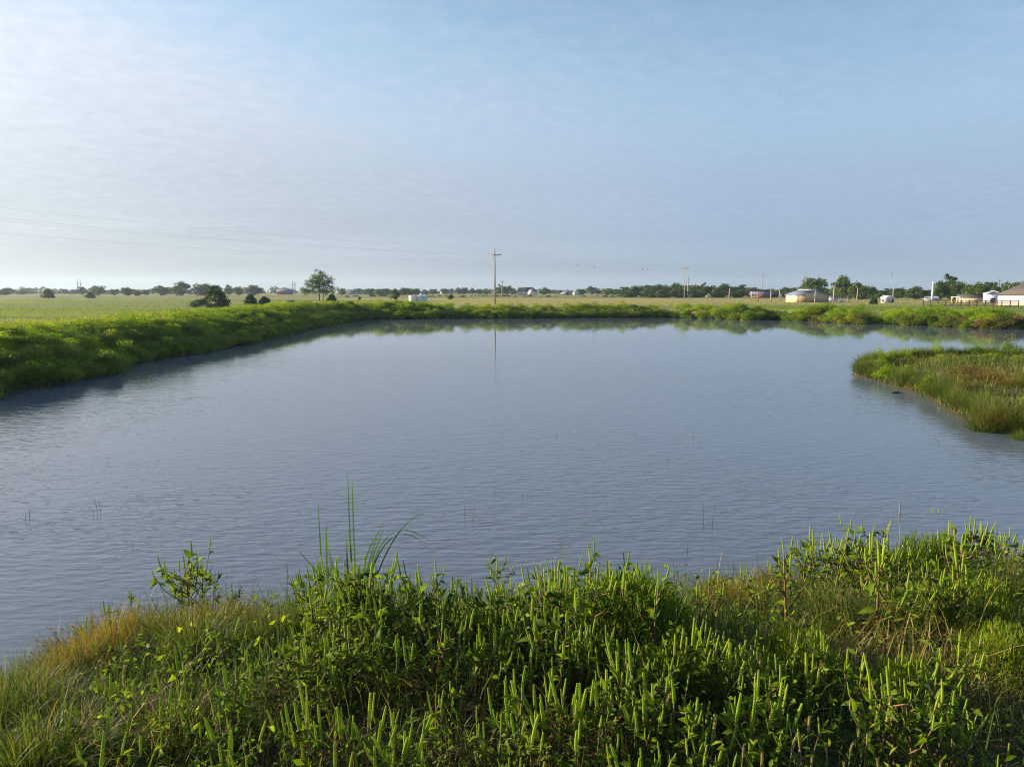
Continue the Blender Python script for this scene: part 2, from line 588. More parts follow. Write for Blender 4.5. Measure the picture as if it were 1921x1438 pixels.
def mrange(v_, a_, b_):
    x = n.new("ShaderNodeMapRange"); x.interpolation_type = 'SMOOTHSTEP'
    x.inputs[1].default_value = a_; x.inputs[2].default_value = b_
    l.new(v_, x.inputs[0])
    return x.outputs[0]


big = tex(0.018, 0.5, 1.0, 4)
mid = tex(0.16, 0.6, 1.0, 6, 0.65)
finen = tex(2.5, 1, 1, 8, 0.75)
grassc = mixc(mrange(mid, .35, .65), (0.10, 0.135, 0.035), (0.17, 0.19, 0.06))
tanc = mixc(mrange(finen, .3, .7), (0.30, 0.235, 0.11), (0.40, 0.33, 0.17))
# hay meadow behind the pond is tan, the pasture beyond it and at left is greener
tanzone = n.new("ShaderNodeMath"); tanzone.operation = 'MULTIPLY'
l.new(mrange(sp.outputs[1], 100.0, 125.0), tanzone.inputs[0]); l.new(mrange(sp.outputs[1], 235.0, 205.0), tanzone.inputs[1])
tz2 = n.new("ShaderNodeMath"); tz2.operation = 'MULTIPLY'
l.new(tanzone.outputs[0], tz2.inputs[0]); l.new(mrange(sp.outputs[0], -75.0, -5.0), tz2.inputs[1])
tz3 = n.new("ShaderNodeMath"); tz3.operation = 'MULTIPLY_ADD'
l.new(tz2.outputs[0], tz3.inputs[0]); tz3.inputs[1].default_value = 0.22; l.new(big, tz3.inputs[2])
col = mixc(mrange(tz3.outputs[0], .50, .64), grassc, tanc)
col = mixc(mrange(finen, .40, .75), col, (0.22, 0.21, 0.08))
# bare soil and litter under the weeds round the pond
soil = mixc(mrange(finen, .35, .65), (0.045, 0.036, 0.022), (0.085, 0.065, 0.04))
xy = n.new("ShaderNodeVectorMath"); xy.operation = 'LENGTH'; l.new(geo.outputs["Position"], xy.inputs[0])
nearf = n.new("ShaderNodeMath"); nearf.operation = 'LESS_THAN'; l.new(sp.outputs[1], nearf.inputs[0]); nearf.inputs[1].default_value = 12.0
col = mixc(nearf.outputs[0], col, soil)
mudf = mrange(sp.outputs[2], 0.56, 0.40)
col = mixc(mudf, col, (0.062, 0.058, 0.036))
l.new(col, p.inputs["Base Color"])
p.inputs["Roughness"].default_value = 0.95
p.inputs["Specular IOR Level"].default_value = 0.1
bmp = n.new("ShaderNodeBump"); bmp.inputs["Strength"].default_value = 0.9; bmp.inputs["Distance"].default_value = 0.12
l.new(finen, bmp.inputs["Height"]); l.new(bmp.outputs[0], p.inputs["Normal"])
tag(link("ground", gm.mesh("ground", m, True)), "grassy ground of the meadow and the pond banks", kind="structure")

# ------------------------------------------------------------------ pond water (muddy, wind ripples)
m, n, l, p = mat("pond_water")
geo = n.new("ShaderNodeNewGeometry")
sp = n.new("ShaderNodeSeparateXYZ"); l.new(geo.outputs["Position"], sp.inputs[0])
p.inputs["Base Color"].default_value = (0.102, 0.128, 0.172, 1)
p.inputs["Roughness"].default_value = 0.02
p.inputs["IOR"].default_value = 1.333
# warp
wp = n.new("ShaderNodeTexNoise"); wp.inputs["Scale"].default_value = 0.45; wp.inputs["Detail"].default_value = 2
l.new(geo.outputs["Position"], wp.inputs["Vector"])
wsub = n.new("ShaderNodeVectorMath"); wsub.operation = 'SUBTRACT'; l.new(wp.outputs["Color"], wsub.inputs[0]); wsub.inputs[1].default_value = (.5, .5, .5)
wsc = n.new("ShaderNodeVectorMath"); wsc.operation = 'SCALE'; l.new(wsub.outputs[0], wsc.inputs[0]); wsc.inputs["Scale"].default_value = 0.40
wad = n.new("ShaderNodeVectorMath"); wad.operation = 'ADD'; l.new(geo.outputs["Position"], wad.inputs[0]); l.new(wsc.outputs[0], wad.inputs[1])


def wnoise(scale, sx, sy, rot, detail=2, rough=0.5):
    mp = n.new("ShaderNodeMapping"); mp.inputs["Scale"].default_value = (sx, sy, 1); mp.inputs["Rotation"].default_value = (0, 0, math.radians(rot))
    l.new(wad.outputs[0], mp.inputs[0])
    t = n.new("ShaderNodeTexNoise"); t.noise_dimensions = '2D'; t.inputs["Scale"].default_value = scale
    t.inputs["Detail"].default_value = detail; t.inputs["Roughness"].default_value = rough
    l.new(mp.outputs[0], t.inputs["Vector"])
    return t.outputs["Fac"]


def wm(op, a_, b_):
    x = n.new("ShaderNodeMath"); x.operation = op
    for i, v_ in enumerate((a_, b_)):
        if isinstance(v_, (int, float)): x.inputs[i].default_value = v_
        else: l.new(v_, x.inputs[i])
    return x.outputs[0]


r1 = wnoise(9.5, 0.30, 1.0, 4)
r2 = wnoise(5.2, 0.36, 1.0, -10)
r3 = wnoise(2.4, 0.45, 1.0, 14)
# ripples are weaker in the lee of the near bank and of the far bank
lee = n.new("ShaderNodeMapRange"); lee.interpolation_type = 'SMOOTHSTEP'
lee.inputs[1].default_value = 5.0; lee.inputs[2].default_value = 9.0; lee.inputs[3].default_value = 0.6; lee.inputs[4].default_value = 1.3
l.new(sp.outputs[1], lee.inputs[0])
lee2 = n.new("ShaderNodeMapRange"); lee2.interpolation_type = 'SMOOTHSTEP'
lee2.inputs[1].default_value = 16.0; lee2.inputs[2].default_value = 44.0; lee2.inputs[3].default_value = 1.0; lee2.inputs[4].default_value = 0.09
l.new(sp.outputs[1], lee2.inputs[0])
lee3 = n.new("ShaderNodeMapRange"); lee3.interpolation_type = 'SMOOTHSTEP'
lee3.inputs[1].default_value = 8.0; lee3.inputs[2].default_value = 17.0; lee3.inputs[3].default_value = 1.0; lee3.inputs[4].default_value = 0.42
l.new(sp.outputs[1], lee3.inputs[0])
patch = wnoise(0.12, 0.5, 1.0, 15, 3)
pr = n.new("ShaderNodeMapRange"); pr.inputs[1].default_value = 0.35; pr.inputs[2].default_value = 0.65; pr.inputs[3].default_value = 0.7; pr.inputs[4].default_value = 1.15
l.new(patch, pr.inputs[0])
hgt = wm('ADD', wm('ADD', wm('MULTIPLY', r1, 0.62), wm('MULTIPLY', r2, 0.26)), wm('MULTIPLY', r3, 0.36))
amp = wm('MULTIPLY', wm('MULTIPLY', lee3.outputs[0], wm('MULTIPLY', lee.outputs[0], lee2.outputs[0])), pr.outputs[0])
bmp = n.new("ShaderNodeBump"); bmp.inputs["Strength"].default_value = 1.0
bmp.inputs["Distance"].default_value = 0.019
l.new(wm('MULTIPLY', hgt, amp), bmp.inputs["Height"]); l.new(bmp.outputs[0], p.inputs["Normal"])
wmesh = MB()
x0, x1, y0, y1 = POND[:, 0].min() - 1.0, POND[:, 0].max() + 1.0, POND[:, 1].min() - 0.6, POND[:, 1].max() + 1.0
wmesh.quad((x0, y0, 0), (x1, y0, 0), (x1, y1, 0), (x0, y1, 0))
tag(link("pond_water", wmesh.mesh("pond_water", m)), "muddy blue grey pond water with small wind ripples", kind="structure")

# ------------------------------------------------------------------ air: thin evening haze
HAZE = 0.00020
if HAZE > 0:
    hm = MB().box(-1700, -300, -1.6, 1700, 2300, 40.0)
    m = bpy.data.materials.new("air"); m.use_nodes = True
    n, l = m.node_tree.nodes, m.node_tree.links
    n.remove(n["Principled BSDF"])
    pv = n.new("ShaderNodeVolumePrincipled")
    pv.inputs["Color"].default_value = (0.62, 0.81, 1.0, 1)
    pv.inputs["Density"].default_value = HAZE
    pv.inputs["Anisotropy"].default_value = 0.3
    l.new(pv.outputs[0], n["Material Output"].inputs["Volume"])
    ho = tag(link("haze", hm.mesh("haze", m)), "pale thin haze in the air over the fields", kind="stuff")

# ------------------------------------------------------------------ poles and wires
def utility_pole(x, y, H, arms, label, r=0.14, mt=None, rot=0.0, group="wooden utility poles", name="utility_pole", transformer=False, lean=0.0):
    mt = mt or M_POLE
    z = g1(x, y)
    o = tag(empty(name, (x, y, z - 0.15), rot), label, "utility pole", group)
    o.rotation_euler = (0, lean, rot)
    part("post", MB().tube([(0, 0, 0), (0, 0, H * .5), (0, 0, H + .15)], [r, r * .85, r * .62], 8), mt, o)
    for (zz, w) in arms:
        zz += .15
        part("crossarm", MB().box(-w / 2, -r - .1, zz - .06, w / 2, -r + .02, zz + .06), mt, o)
        for sx in (-1, 1):
            part("insulator", MB().tube([(sx * (w / 2 - .08), -r - .04, zz + .06), (sx * (w / 2 - .08), -r - .04, zz + .15), (sx * (w / 2 - .08), -r - .04, zz + .26)], [.03, .07, .045], 6), M_CERAM, o)
            part("brace", MB().tube([(sx * w * .3, -r - .03, zz - .06), (sx * .05, -r * .8, zz - .55)], .018, 4), M_WIRE, o)
    if arms:
        part("top_insulator", MB().tube([(0, 0, H + .15), (0, 0, H + .28), (0, 0, H + .4)], [.03, .07, .045], 6), M_CERAM, o)
    if transformer:
        part("transformer", MB().tube([(r + .2, 0, H - 1.5), (r + .2, 0, H - 1.4), (r + .2, 0, H - .7), (r + .2, 0, H - .62)], [.17, .2, .2, .1], 10), M_GALV, o)
    return o


M_GALV = plain_mat("galvanised_steel", (0.52, 0.53, 0.54), 0.45, 0.3)
dline = Vector((52, 83)).normalized()
protA = -math.atan2(dline.x, dline.y)
PA, PB, PC = Vector((-2.9, 121.0)), Vector((49.2, 204.0)), Vector((104.0, 298.0))
P0 = PA - (PB - PA)
pl = [utility_pole(PA.x, PA.y, 9.05, [(8.25, 2.3)], "tall wooden utility pole with one crossarm behind the pond, mirrored in its water", .17, rot=protA * .3),
      utility_pole(PB.x, PB.y, 9.1, [(8.7, 2.4)], "wooden utility pole with one crossarm in front of the long wood", .17, rot=protA * .4, lean=-0.02),
      utility_pole(PC.x, PC.y, 9.4, [(9.2, 2.7), (7.9, 2.5)], "wooden utility pole with two stacked crossarms left of the cream shed", .16, rot=protA * .3)]


def cable(A, B, sag, r=0.0042, label="", name="power_cable"):
    t = np.linspace(0, 1, 40)
    A, B = np.array(A), np.array(B)
    P = A + (B - A) * t[:, None]
    P[:, 2] -= sag * 4 * t * (1 - t)
    o = link(name, MB().tube(P - A, r, 4).mesh(name, M_WIRE), None, A)
    return tag(o, label, "cable", "power cables strung between the wooden poles")


def arm_pt(P, off, z):
    s = Vector((dline.y, -dline.x))
    return (P.x + s.x * off, P.y + s.y * off, g1(P.x, P.y) + z)


WZ = [(-1.07, 8.40, "outer left"), (1.07, 8.40, "outer right"), (0.0, 9.35, "topmost"), (0.15, 7.3, "lowest")]
for off, zz, nm in WZ:
    cable(arm_pt(P0, off * 1.1, zz + .5), arm_pt(PA, off, zz), 1.0, label=f"{nm} cable from the tall pole towards the left edge of the sky")
for off, zz, nm in WZ:
    cable(arm_pt(PA, off, zz), arm_pt(PB, off, zz + .15), 1.2, label=f"{nm} cable between the tall pole and the pole before the wood")
for off, zz, nm in WZ[:3]:
    cable(arm_pt(PB, off, zz), arm_pt(PC, off, zz + .3), 1.3, label=f"{nm} cable between the pole before the wood and the double crossarm pole")
for off, zz, nm in WZ[:3]:
    cable(arm_pt(PC, off, zz), arm_pt(PC + (PC - PB), off, zz), 1.3, label=f"{nm} cable leaving the double crossarm pole to the right")

# perched birds on the cable between first and second pole
M_BIRD = plain_mat("bird_feathers", (0.05, 0.05, 0.055), 0.8)
bird = MB().tube([(-.16, 0, -.10), (-.10, 0, -.03), (-.02, 0, .05), (.05, 0, .13), (.075, 0, .17), (.10, 0, .20), (.14, 0, .205), (.17, 0, .195)],
                 [.008, .03, .06, .055, .032, .042, .03, .004], 8).mesh("bird", M_BIRD, True)
A_, B_ = np.array(arm_pt(PA, -1.07, 8.40)), np.array(arm_pt(PB, -1.07, 8.55))
for k, (t, lab) in enumerate([(.335, "small dark bird perched on the cable, nearest the tall pole"), (.415, "small dark bird on the cable, second from the tall pole"),
                              (.70, "small dark bird on the cable, third from the tall pole"), (.735, "small dark bird on the cable, farthest from the tall pole")]):
    q = A_ + (B_ - A_) * t
    q[2] -= 1.2 * 4 * t * (1 - t) - 0.06
    o = tag(link("bird", bird, None, q), lab, "bird", "birds perched on the cable")
    o.rotation_euler = (0, 0, 2.2 + k)
    o.scale = (1.2,) * 3

# slimmer poles among the far trees and round the farmyard: (px, top py, base py, label, arms, transformer)
for px, pt, pb, lab, arms, tr, rr in [
    (1286, 524, 557, "thin pole just behind the second large pole, left one of two", [], False, .12),
    (1290, 521, 558, "thin pole just behind the second large pole, right one of two", [], False, .12),
    (942, 527, 557, "grey pole standing among loose trees near the white farmhouse", [(0.9, 1.6)], False, .13),
    (1298, 548, 558, "short grey post in front of the long wood", [], False, .12),
    (1314, 544, 558, "short pole with a grey transformer before the long wood", [], True, .12),
    (1368, 541, 560, "bare grey pole before the dark middle of the wood", [], False, .13),
    (1410, 546, 560, "short pole with a transformer before the low brown house", [], True, .12),
    (1422, 545, 566, "brown post close by the double crossarm pole", [], False, .14),
    (1446, 543, 566, "bare pole between the low brown house and the cream shed", [], False, .14),
    (1462, 544, 565, "pole with a transformer next to the cream shed", [], True, .13),
    (1529, 545, 568, "bare pole standing close before the gable of the cream shed", [], False, .14),
    (1564, 535, 566, "tall pale pole right of the cream shed", [], False, .15),
    (1591, 553, 566, "short brown post before the dark grove", [], False, .12),
    (1608, 540, 566, "bare wooden pole before the dark grove", [], False, .13),
    (1675, 541, 567, "bare wooden pole at the corner of the small white shed", [], False, .13),
    (1872, 525, 556, "dark pole rising behind the hip roofed barn", [(0.9, 1.2)], False, .14),
]:
    y = max(125.0, 2.3 / -(ray(px, pb).z))
    y = min(y, 300.0)
    x = at_dist(px, y)
    H = z_at(pt, y) - g1(x, y)
    arms = [(H - .3, w) for (_, w) in arms]
    utility_pole(x, y, H, arms, lab, rr * y / 150, M_POLED if px in (1591, 1422, 1872) else M_POLE, transformer=tr, group="bare poles round the farmyards")

y = 118.0
xw = at_dist(1748.5, y)
o = tag(empty("steel_pole", (xw, y, g1(xw, y) - .1)), "tall pale grey steel pole by the dark plank fence", "pole")
Hs = z_at(527, y) - g1(xw, y)
part("post", MB().tube([(0, 0, 0), (0, 0, Hs)], [.15, .12], 8), plain_mat("pale_steel", (0.62, 0.63, 0.64), .5), o)
part("cap", MB().tube([(0, 0, Hs), (0, 0, Hs + .35)], [.04, .02], 5), M_WIRE, o)

for px, pt, base_y, sep_, mt, lab in [(150, 524, 620, 1.0, M_POLED, "two legged transmission tower far away behind the left meadow"),
                                      (552, 528, 520, 0.8, plain_mat("reddish_pole_wood", (0.34, 0.19, 0.15), .85), "reddish two legged transmission tower right of the red barn")]:
    x = at_dist(px, base_y); z = g1(x, base_y)
    H = z_at(pt, base_y) - z
    s_ = 3.4 * base_y / 1332 * sep_ * .8
    o = tag(empty("transmission_tower", (x, base_y, z)), lab, "pylon", "two legged transmission towers")
    for sx in (-1, 1):
        part("leg", MB().tube([(sx * s_, 0, -.2), (sx * s_, 0, H)], [.26, .2], 6), mt, o)
        part("insulator", MB().tube([(sx * s_ * 1.7, 0, H * .72 - .9), (sx * s_ * 1.7, 0, H * .72)], .09, 5), M_CERAM, o)
    part("crossarm", MB().box(-s_ * 1.8, -.15, H * .72, s_ * 1.8, .15, H * .72 + .3), mt, o)
    for sx in (-1, 1):
        part("brace", MB().tube([(-sx * s_, 0.18 * sx, H * .35), (sx * s_, 0.18 * sx, H * .62)], .09, 4), mt, o)
y = 420.0
x = at_dist(1669, y)
o = tag(empty("radio_mast", (x, y, g1(x, y))), "thin radio mast rising far behind the small white shed", "mast")
Hm = z_at(512, y) - g1(x, y)
for k in range(3):
    a_ = k * 2.094
    part("rail", MB().tube([(.28 * math.cos(a_), .28 * math.sin(a_), 0), (.28 * math.cos(a_), .28 * math.sin(a_), Hm)], .04, 4), M_WIRE, o)
part("antenna_drum", MB().tube([(0, 0, Hm - .3), (0, 0, Hm + .6)], .5, 8), M_WIRE, o)
lat = MB()
for k in range(int(Hm / 1.2)):
    for j in range(3):
        a_, b_ = j * 2.094, (j + 1) * 2.094
        lat.tube([(.28 * math.cos(a_), .28 * math.sin(a_), k * 1.2), (.28 * math.cos(b_), .28 * math.sin(b_), k * 1.2 + 1.2)], .02, 3)
tag(part("lattice", lat, M_WIRE, o), kind="stuff")

# ------------------------------------------------------------------ buildings
def corr_mat(name, col, axis_x=True, pitch=0.3, rough=0.5, metal=0.0, var=0.12):
    """ribbed sheet metal: fine relief only"""
    m, n, l, p = mat(name)
    tcn = n.new("ShaderNodeTexCoord")
    t = n.new("ShaderNodeTexNoise"); t.inputs["Scale"].default_value = 0.7; t.inputs["Detail"].default_value = 6
    l.new(tcn.outputs["Object"], t.inputs["Vector"])
    r = ramp(n, [(0.3, tuple(c * (1 - var) for c in col)), (0.7, tuple(min(1, c * (1 + var)) for c in col))])
    l.new(t.outputs["Fac"], r.inputs[0]); l.new(r.outputs[0], p.inputs["Base Color"])
    p.inputs["Roughness"].default_value = rough; p.inputs["Metallic"].default_value = metal
    w = n.new("ShaderNodeTexWave"); w.bands_direction = 'X' if axis_x else 'Y'; w.inputs["Scale"].default_value = 2 * math.pi / pitch / 20
    l.new(tcn.outputs["Object"], w.inputs["Vector"])
    b = n.new("ShaderNodeBump"); b.inputs["Strength"].default_value = .6; b.inputs["Distance"].default_value = .03
    l.new(w.outputs["Fac"], b.inputs["Height"]); l.new(b.outputs[0], p.inputs["Normal"])
    return m


M_CREAM = corr_mat("cream_sheet", (0.50, 0.38, 0.22))
M_BLUEROOF = corr_mat("blue_roof_sheet", (0.13, 0.16, 0.25), rough=.4)
M_WHITEW = plain_mat("white_boards", (0.62, 0.61, 0.60), .7, var=.05)
M_WHITESHEET = corr_mat("white_sheet", (0.50, 0.45, 0.41))
M_BROWNROOF = corr_mat("brown_roof_sheet", (0.062, 0.05, 0.052), rough=.75)
M_DARKROOF = plain_mat("dark_shingles", (0.045, 0.048, 0.06), .8, var=.2)
M_GREYROOF = plain_mat("grey_shingles", (0.30, 0.30, 0.33), .8)
M_REDW = plain_mat("barn_red", (0.22, 0.05, 0.045), .8)
M_PURPLEROOF = plain_mat("plum_roof", (0.16, 0.13, 0.18), .6)
M_GREYW = plain_mat("grey_boards", (0.26, 0.27, 0.31), .8)
M_BRICKW = plain_mat("brown_brick", (0.22, 0.12, 0.085), .85, var=.25)
M_TANW = plain_mat("tan_stucco", (0.52, 0.38, 0.27), .85)
M_BLUEW = corr_mat("pale_blue_sheet", (0.42, 0.46, 0.58))
M_GLASS = plain_mat("window_glass", (0.03, 0.035, 0.045), .08, var=.05, spec=.5)
M_TRIM = plain_mat("white_trim", (0.76, 0.74, 0.71), .6, var=.04)
M_DARKW = plain_mat("dark_opening", (0.025, 0.022, 0.02), .9)


def slab(P, t):
    """thick polygon plate from 3-4 coplanar points"""
    P = [Vector(p_) for p_ in P]
    nn = (P[1] - P[0]).cross(P[2] - P[0]).normalized() * t
    mb = MB()
    k = len(P)
    v = [tuple(p_) for p_ in P] + [tuple(p_ + nn) for p_ in P]
    f = []
    for i in range(1, k - 1):
        f += [(0, i + 1, i), (k, k + i, k + i + 1)]
    for i in range(k):
        j = (i + 1) % k
        f += [(i, j, k + j), (i, k + j, k + i)]
    return mb.add(v, f)


def gable_house(name, x, y, rot, w, ln, eave, ridge, mw, mr, label, cat="house", gable_mat=None, over=.25, openings=(), hip=0.0, mtrim=None, group=None):
    """ridge runs along local y; gables at y = -ln/2 and ln/2. openings: (wall, along, width, z0, z1, kind)"""
    o = tag(empty(name, (x, y, g1(x, y) - .1), rot), label, cat, group)
    h, q = w / 2, ln / 2
    e, r = eave + .1, ridge + .1
    for sx in (-1, 1):
        part("wall", MB().box(sx * h - (.12 if sx > 0 else 0), -q, 0, sx * h + (.12 if sx < 0 else 0), q, e), mw, o)
    for sy in (-1, 1):
        y0 = sy * q
        top = (0, y0, r) if not hip else (0, y0, e + .01)
        mb = MB()
        pts_ = [(-h, 0), (h, 0), (h, e), (0, top[2] - .02), (-h, e)]
        v = [(a_, y0, b_) for a_, b_ in pts_] + [(a_, y0 - sy * .12, b_) for a_, b_ in pts_]
        f = [(0, 1, 2), (0, 2, 3), (0, 3, 4), (5, 7, 6), (5, 8, 7), (5, 9, 8)]
        for i in range(5):
            j = (i + 1) % 5
            f += [(i, 5 + j, j), (i, 5 + i, 5 + j)]
        part("gable_wall", mb.add(v, f), gable_mat or mw, o)
    sl = (r - e) / h
    q2 = q + over
    hx = h + over
    ez = e - over * sl
    for sx in (-1, 1):
        if hip:
            P = [(sx * hx, -q2, ez), (sx * hx, q2, ez), (0, q2 - hip, r), (0, -q2 + hip, r)]
        else:
            P = [(sx * hx, -q2, ez), (sx * hx, q2, ez), (0, q2, r), (0, -q2, r)]
        if sx < 0: P = P[::-1]
        part("roof", slab(P, .10), mr, o)
    if hip:
        for sy in (-1, 1):
            P = [(-hx, sy * q2, ez), (hx, sy * q2, ez), (0, sy * (q2 - hip), r)]
            if sy > 0: P = P[::-1]
            part("roof", slab(P, .09), mr, o)
    else:
        part("ridge_cap", MB().box(-.18, -q2 - .01, r + .06, .18, q2 + .01, r + .16), mtrim or mr, o)
    for wall, al, ww, z0, z1, kind in openings:
        D = .04
        if wall in ("left", "right"):
            sx = -1 if wall == "left" else 1
            bx = lambda g, d0, d1: MB().box(min(sx * (h + d0), sx * (h + d1)), al - ww / 2 - g, z0 - g, max(sx * (h + d0), sx * (h + d1)), al + ww / 2 + g, z1 + g)
        else:
            sy = -1 if wall == "front" else 1
            bx = lambda g, d0, d1: MB().box(al - ww / 2 - g, min(sy * (q + d0), sy * (q + d1)), z0 - g, al + ww / 2 + g, max(sy * (q + d0), sy * (q + d1)), z1 + g)
        if kind == "window":
            f = part("window", bx(.09, .003, D), M_TRIM, o)
            part("pane", bx(0, D - .01, D + .012), M_GLASS, f)
        elif kind == "door":
            part("door", bx(0, .003, D), M_TRIM if mw not in (M_WHITEW,) else M_GREYW, o)
        elif kind == "slide":
            f = part("sliding_door", bx(0, .003, .05), mw, o)
            part("track", MB().box(-h - .12, al - ww * .55, z1 + .005, -h - .004, al + ww * .9, z1 + .1) if wall == "left" else MB().box(al - ww * .55, -q - .12, z1 + .005, al + ww * .9, -q - .004, z1 + .1), M_GALV, f)
        elif kind == "opening":
            part("doorway", bx(0, .003, .02), M_DARKW, o)
    return o


def place(px, y):
    return at_dist(px, y), y


# cream shed with blue roof: near corner at px 1506
y = 142.0
cxn = at_dist(1506, y)
phi = math.radians(23)
w_, l_ = 6.9, 4.6
ctr = Vector((cxn, y)) + Vector((math.cos(phi), math.sin(phi))) * w_ / 2 + Vector((-math.sin(phi), math.cos(phi))) * l_ / 2
gable_house("farm_shed", ctr.x, ctr.y, phi, w_, l_, z_at(554, y) - FIELD_Z, z_at(545, y + 3.4) - FIELD_Z, M_CREAM, M_BLUEROOF,
            "cream metal shed with a blue grey roof behind the far bank", "shed", openings=[("left", -.3, 2.0, .1, 1.35, "slide")], mtrim=M_GALV, over=.18)
# small white shed
x, y = place(1665, 138)
gable_house("garden_shed", x, y, math.radians(-58), 1.2, 2.5, .98, 1.30, M_WHITEW, plain_mat("white_roof", (0.7, 0.7, 0.7), .5), "small white shed with a small dark window right of the grove", "shed",
            openings=[("front", -.2, .3, .35, .75, "window"), ("right", .75, .5, .05, .8, "opening"), ("right", -.5, .42, .35, .75, "window")], over=.10)
# white barn with brown hip roof at the right edge
y = 112.0
x = at_dist(1871, y)
u = Vector((.82, -.57)).normalized(); vv = Vector((-u.y, u.x))
w_, l_ = 11.0, 16.0
ctr = Vector((x, y)) + u * l_ / 2 + vv * w_ / 2
gable_house("barn", ctr.x, ctr.y, math.atan2(u.y, u.x) - math.pi / 2 + math.pi, w_, l_, z_at(553.5, y) - FIELD_Z, 3.9, M_WHITESHEET, M_BROWNROOF, "long white barn with a brown hip roof at the right edge", "barn", hip=4.2, over=.15)
# pale blue shed beside it
x, y = place(1862, 140)
gable_house("metal_shed", x, y, math.radians(-22), 2.6, 3.2, 1.75, 2.15, M_BLUEW, M_GALV, "pale blue metal shed with a dark doorway left of the barn", "shed", openings=[("front", -.3, .75, .05, 1.0, "opening")], over=.12)
# low blue shed right of the cream shed
x, y = place(1560, 160)
gable_house("lean_to_shed", x, y, math.radians(75), 1.8, 2.4, .85, 1.1, M_BLUEW, M_BLUEROOF, "low blue shed half hidden behind the cream shed", "shed", over=.1)
# brick house with white canopy
x, y = place(1826, 150)
ho = gable_house("brick_house", x, y, math.radians(60), 3.4, 5.6, .98, 1.35, M_TANW, M_BROWNROOF, "low tan and brick house under the trees behind the plank fence", "house",
                 gable_mat=M_BRICKW, openings=[("right", -.8, .7, .3, .75, "window"), ("right", .9, .7, .3, .75, "window")], over=.15)
x, y = place(1798, 140)
o = tag(empty("carport", (x, y, g1(x, y))), "small open carport with a white roof left of the brick house", "carport")
part("roof", MB().box(-.95, -.9, 1.05, .95, .9, 1.17), M_TRIM, o)
for sx in (-1, 1):
    for sy in (-1, 1):
        part("post", MB().tube([(sx * .8, sy * .75, -.1), (sx * .8, sy * .75, 1.05)], .06, 6), M_TRIM, o)
part("fascia", MB().box(-.97, -.93, 1.0, .97, -.905, 1.2), M_TRIM, o)
# white curved greenhouse roof
x, y = place(1747, 165)
o = tag(empty("greenhouse", (x, y, g1(x, y))), "low white arched greenhouse behind the steel pole", "greenhouse")
mb = MB(); k = 10
for i in range(k):
    a0, a1 = math.pi * i / k, math.pi * (i + 1) / k
    mb.add([(-1.25, -1.0 * math.cos(a0), .5 + .55 * math.sin(a0)), (1.25, -1.0 * math.cos(a0), .5 + .55 * math.sin(a0)), (1.25, -1.0 * math.cos(a1), .5 + .55 * math.sin(a1)), (-1.25, -1.0 * math.cos(a1), .5 + .55 * math.sin(a1))], [(0, 1, 2), (0, 2, 3)])
part("roof", mb, M_TRIM, o, True)
part("wall", MB().box(-1.25, -1.0, -.1, 1.25, 1.0, .5), M_GREYW, o)
# low brown house left of the cream shed
x, y = place(1429, 240)
gable_house("bungalow", x, y, math.radians(70), 4.5, 7.2, 1.15, 2.0, M_BRICKW, M_PURPLEROOF, "low brown bungalow before the wood, left of the cream shed", "house",
            openings=[("right", -2.0, 1.0, .4, 1.0, "window"), ("right", 1.2, .9, .1, 1.0, "opening")], over=.3)
# white farmhouse with dark roof
x, y = place(986, 430)
fh = gable_house("farmhouse", x, y, math.radians(70), 6.2, 8.2, 2.3, 4.4, M_WHITEW, M_DARKROOF, "white farmhouse with a steep dark roof beyond the far meadow", "house",
                 openings=[("right", -2.3, 1.1, .9, 1.9, "window"), ("right", 2.2, 1.1, .9, 1.9, "window"), ("right", 0, 1, .1, 2, "door"), ("front", 0, 1.1, .9, 2.0, "window")], over=.35)
gable_house("garage", *place(998.5, 425), math.radians(-15), 4.4, 5.0, 2.0, 3.9, M_WHITEW, M_DARKROOF, "white gabled garage joined to the right end of the farmhouse", "garage", over=.3)
gable_house("grey_barn", *place(1066, 420), math.radians(-12), 9.0, 7.6, 1.0, 3.1, M_GREYW, M_GREYROOF, "pale grey barn with a grey roof right of the farmhouse", "barn", openings=[("front", 0, 1.6, .1, 1.6, "opening")], over=.3)
gable_house("white_garage", *place(1079.5, 415), math.radians(20), 3.0, 4.0, 1.5, 2.4, M_WHITEW, M_GREYROOF, "small white garage at the right end of the grey barn", "garage", over=.2)
gable_house("red_barn", *place(535, 470), math.radians(108), 7.0, 10.2, 1.9, 3.4, M_REDW, M_PURPLEROOF, "dark red barn with a plum roof left of the red tower", "barn", openings=[("right", 0, 2, .1, 1.6, "opening")], over=.3)
gable_house("far_house", *place(639, 520), math.radians(97), 5.5, 6.6, 2.2, 4.0, M_WHITEW, M_GREYROOF, "pale far house right of the tall lone tree", "house", openings=[("right", 0, 1.2, .9, 1.8, "window")], over=.3)
gable_house("long_house", *place(666, 520), math.radians(102), 6.0, 11.0, 1.8, 3.2, M_GREYW, M_DARKROOF, "long far house with a dark roof behind field bushes", "house", openings=[("right", -2, 1.2, .7, 1.5, "window"), ("right", 2, 1.2, .7, 1.5, "window")], over=.3)
gable_house("blue_roofed_house", *place(460, 560), math.radians(85), 5.5, 6.5, 2.6, 5.2, M_GREYW, M_PURPLEROOF, "far house with a plum roof between two rounded trees at left", "house", over=.3)
gable_house("cottage", *place(835, 560), math.radians(80), 5, 6.0, 2.0, 3.6, M_WHITEW, M_GREYROOF, "tiny pale cottage among the far trees right of the tank", "house", over=.3)
gable_house("pale_house", *place(1255, 400), math.radians(70), 4, 4.6, 2.0, 3.6, M_GREYW, M_GREYROOF, "pale house peeping out of the left end of the wood", "house", over=.3)
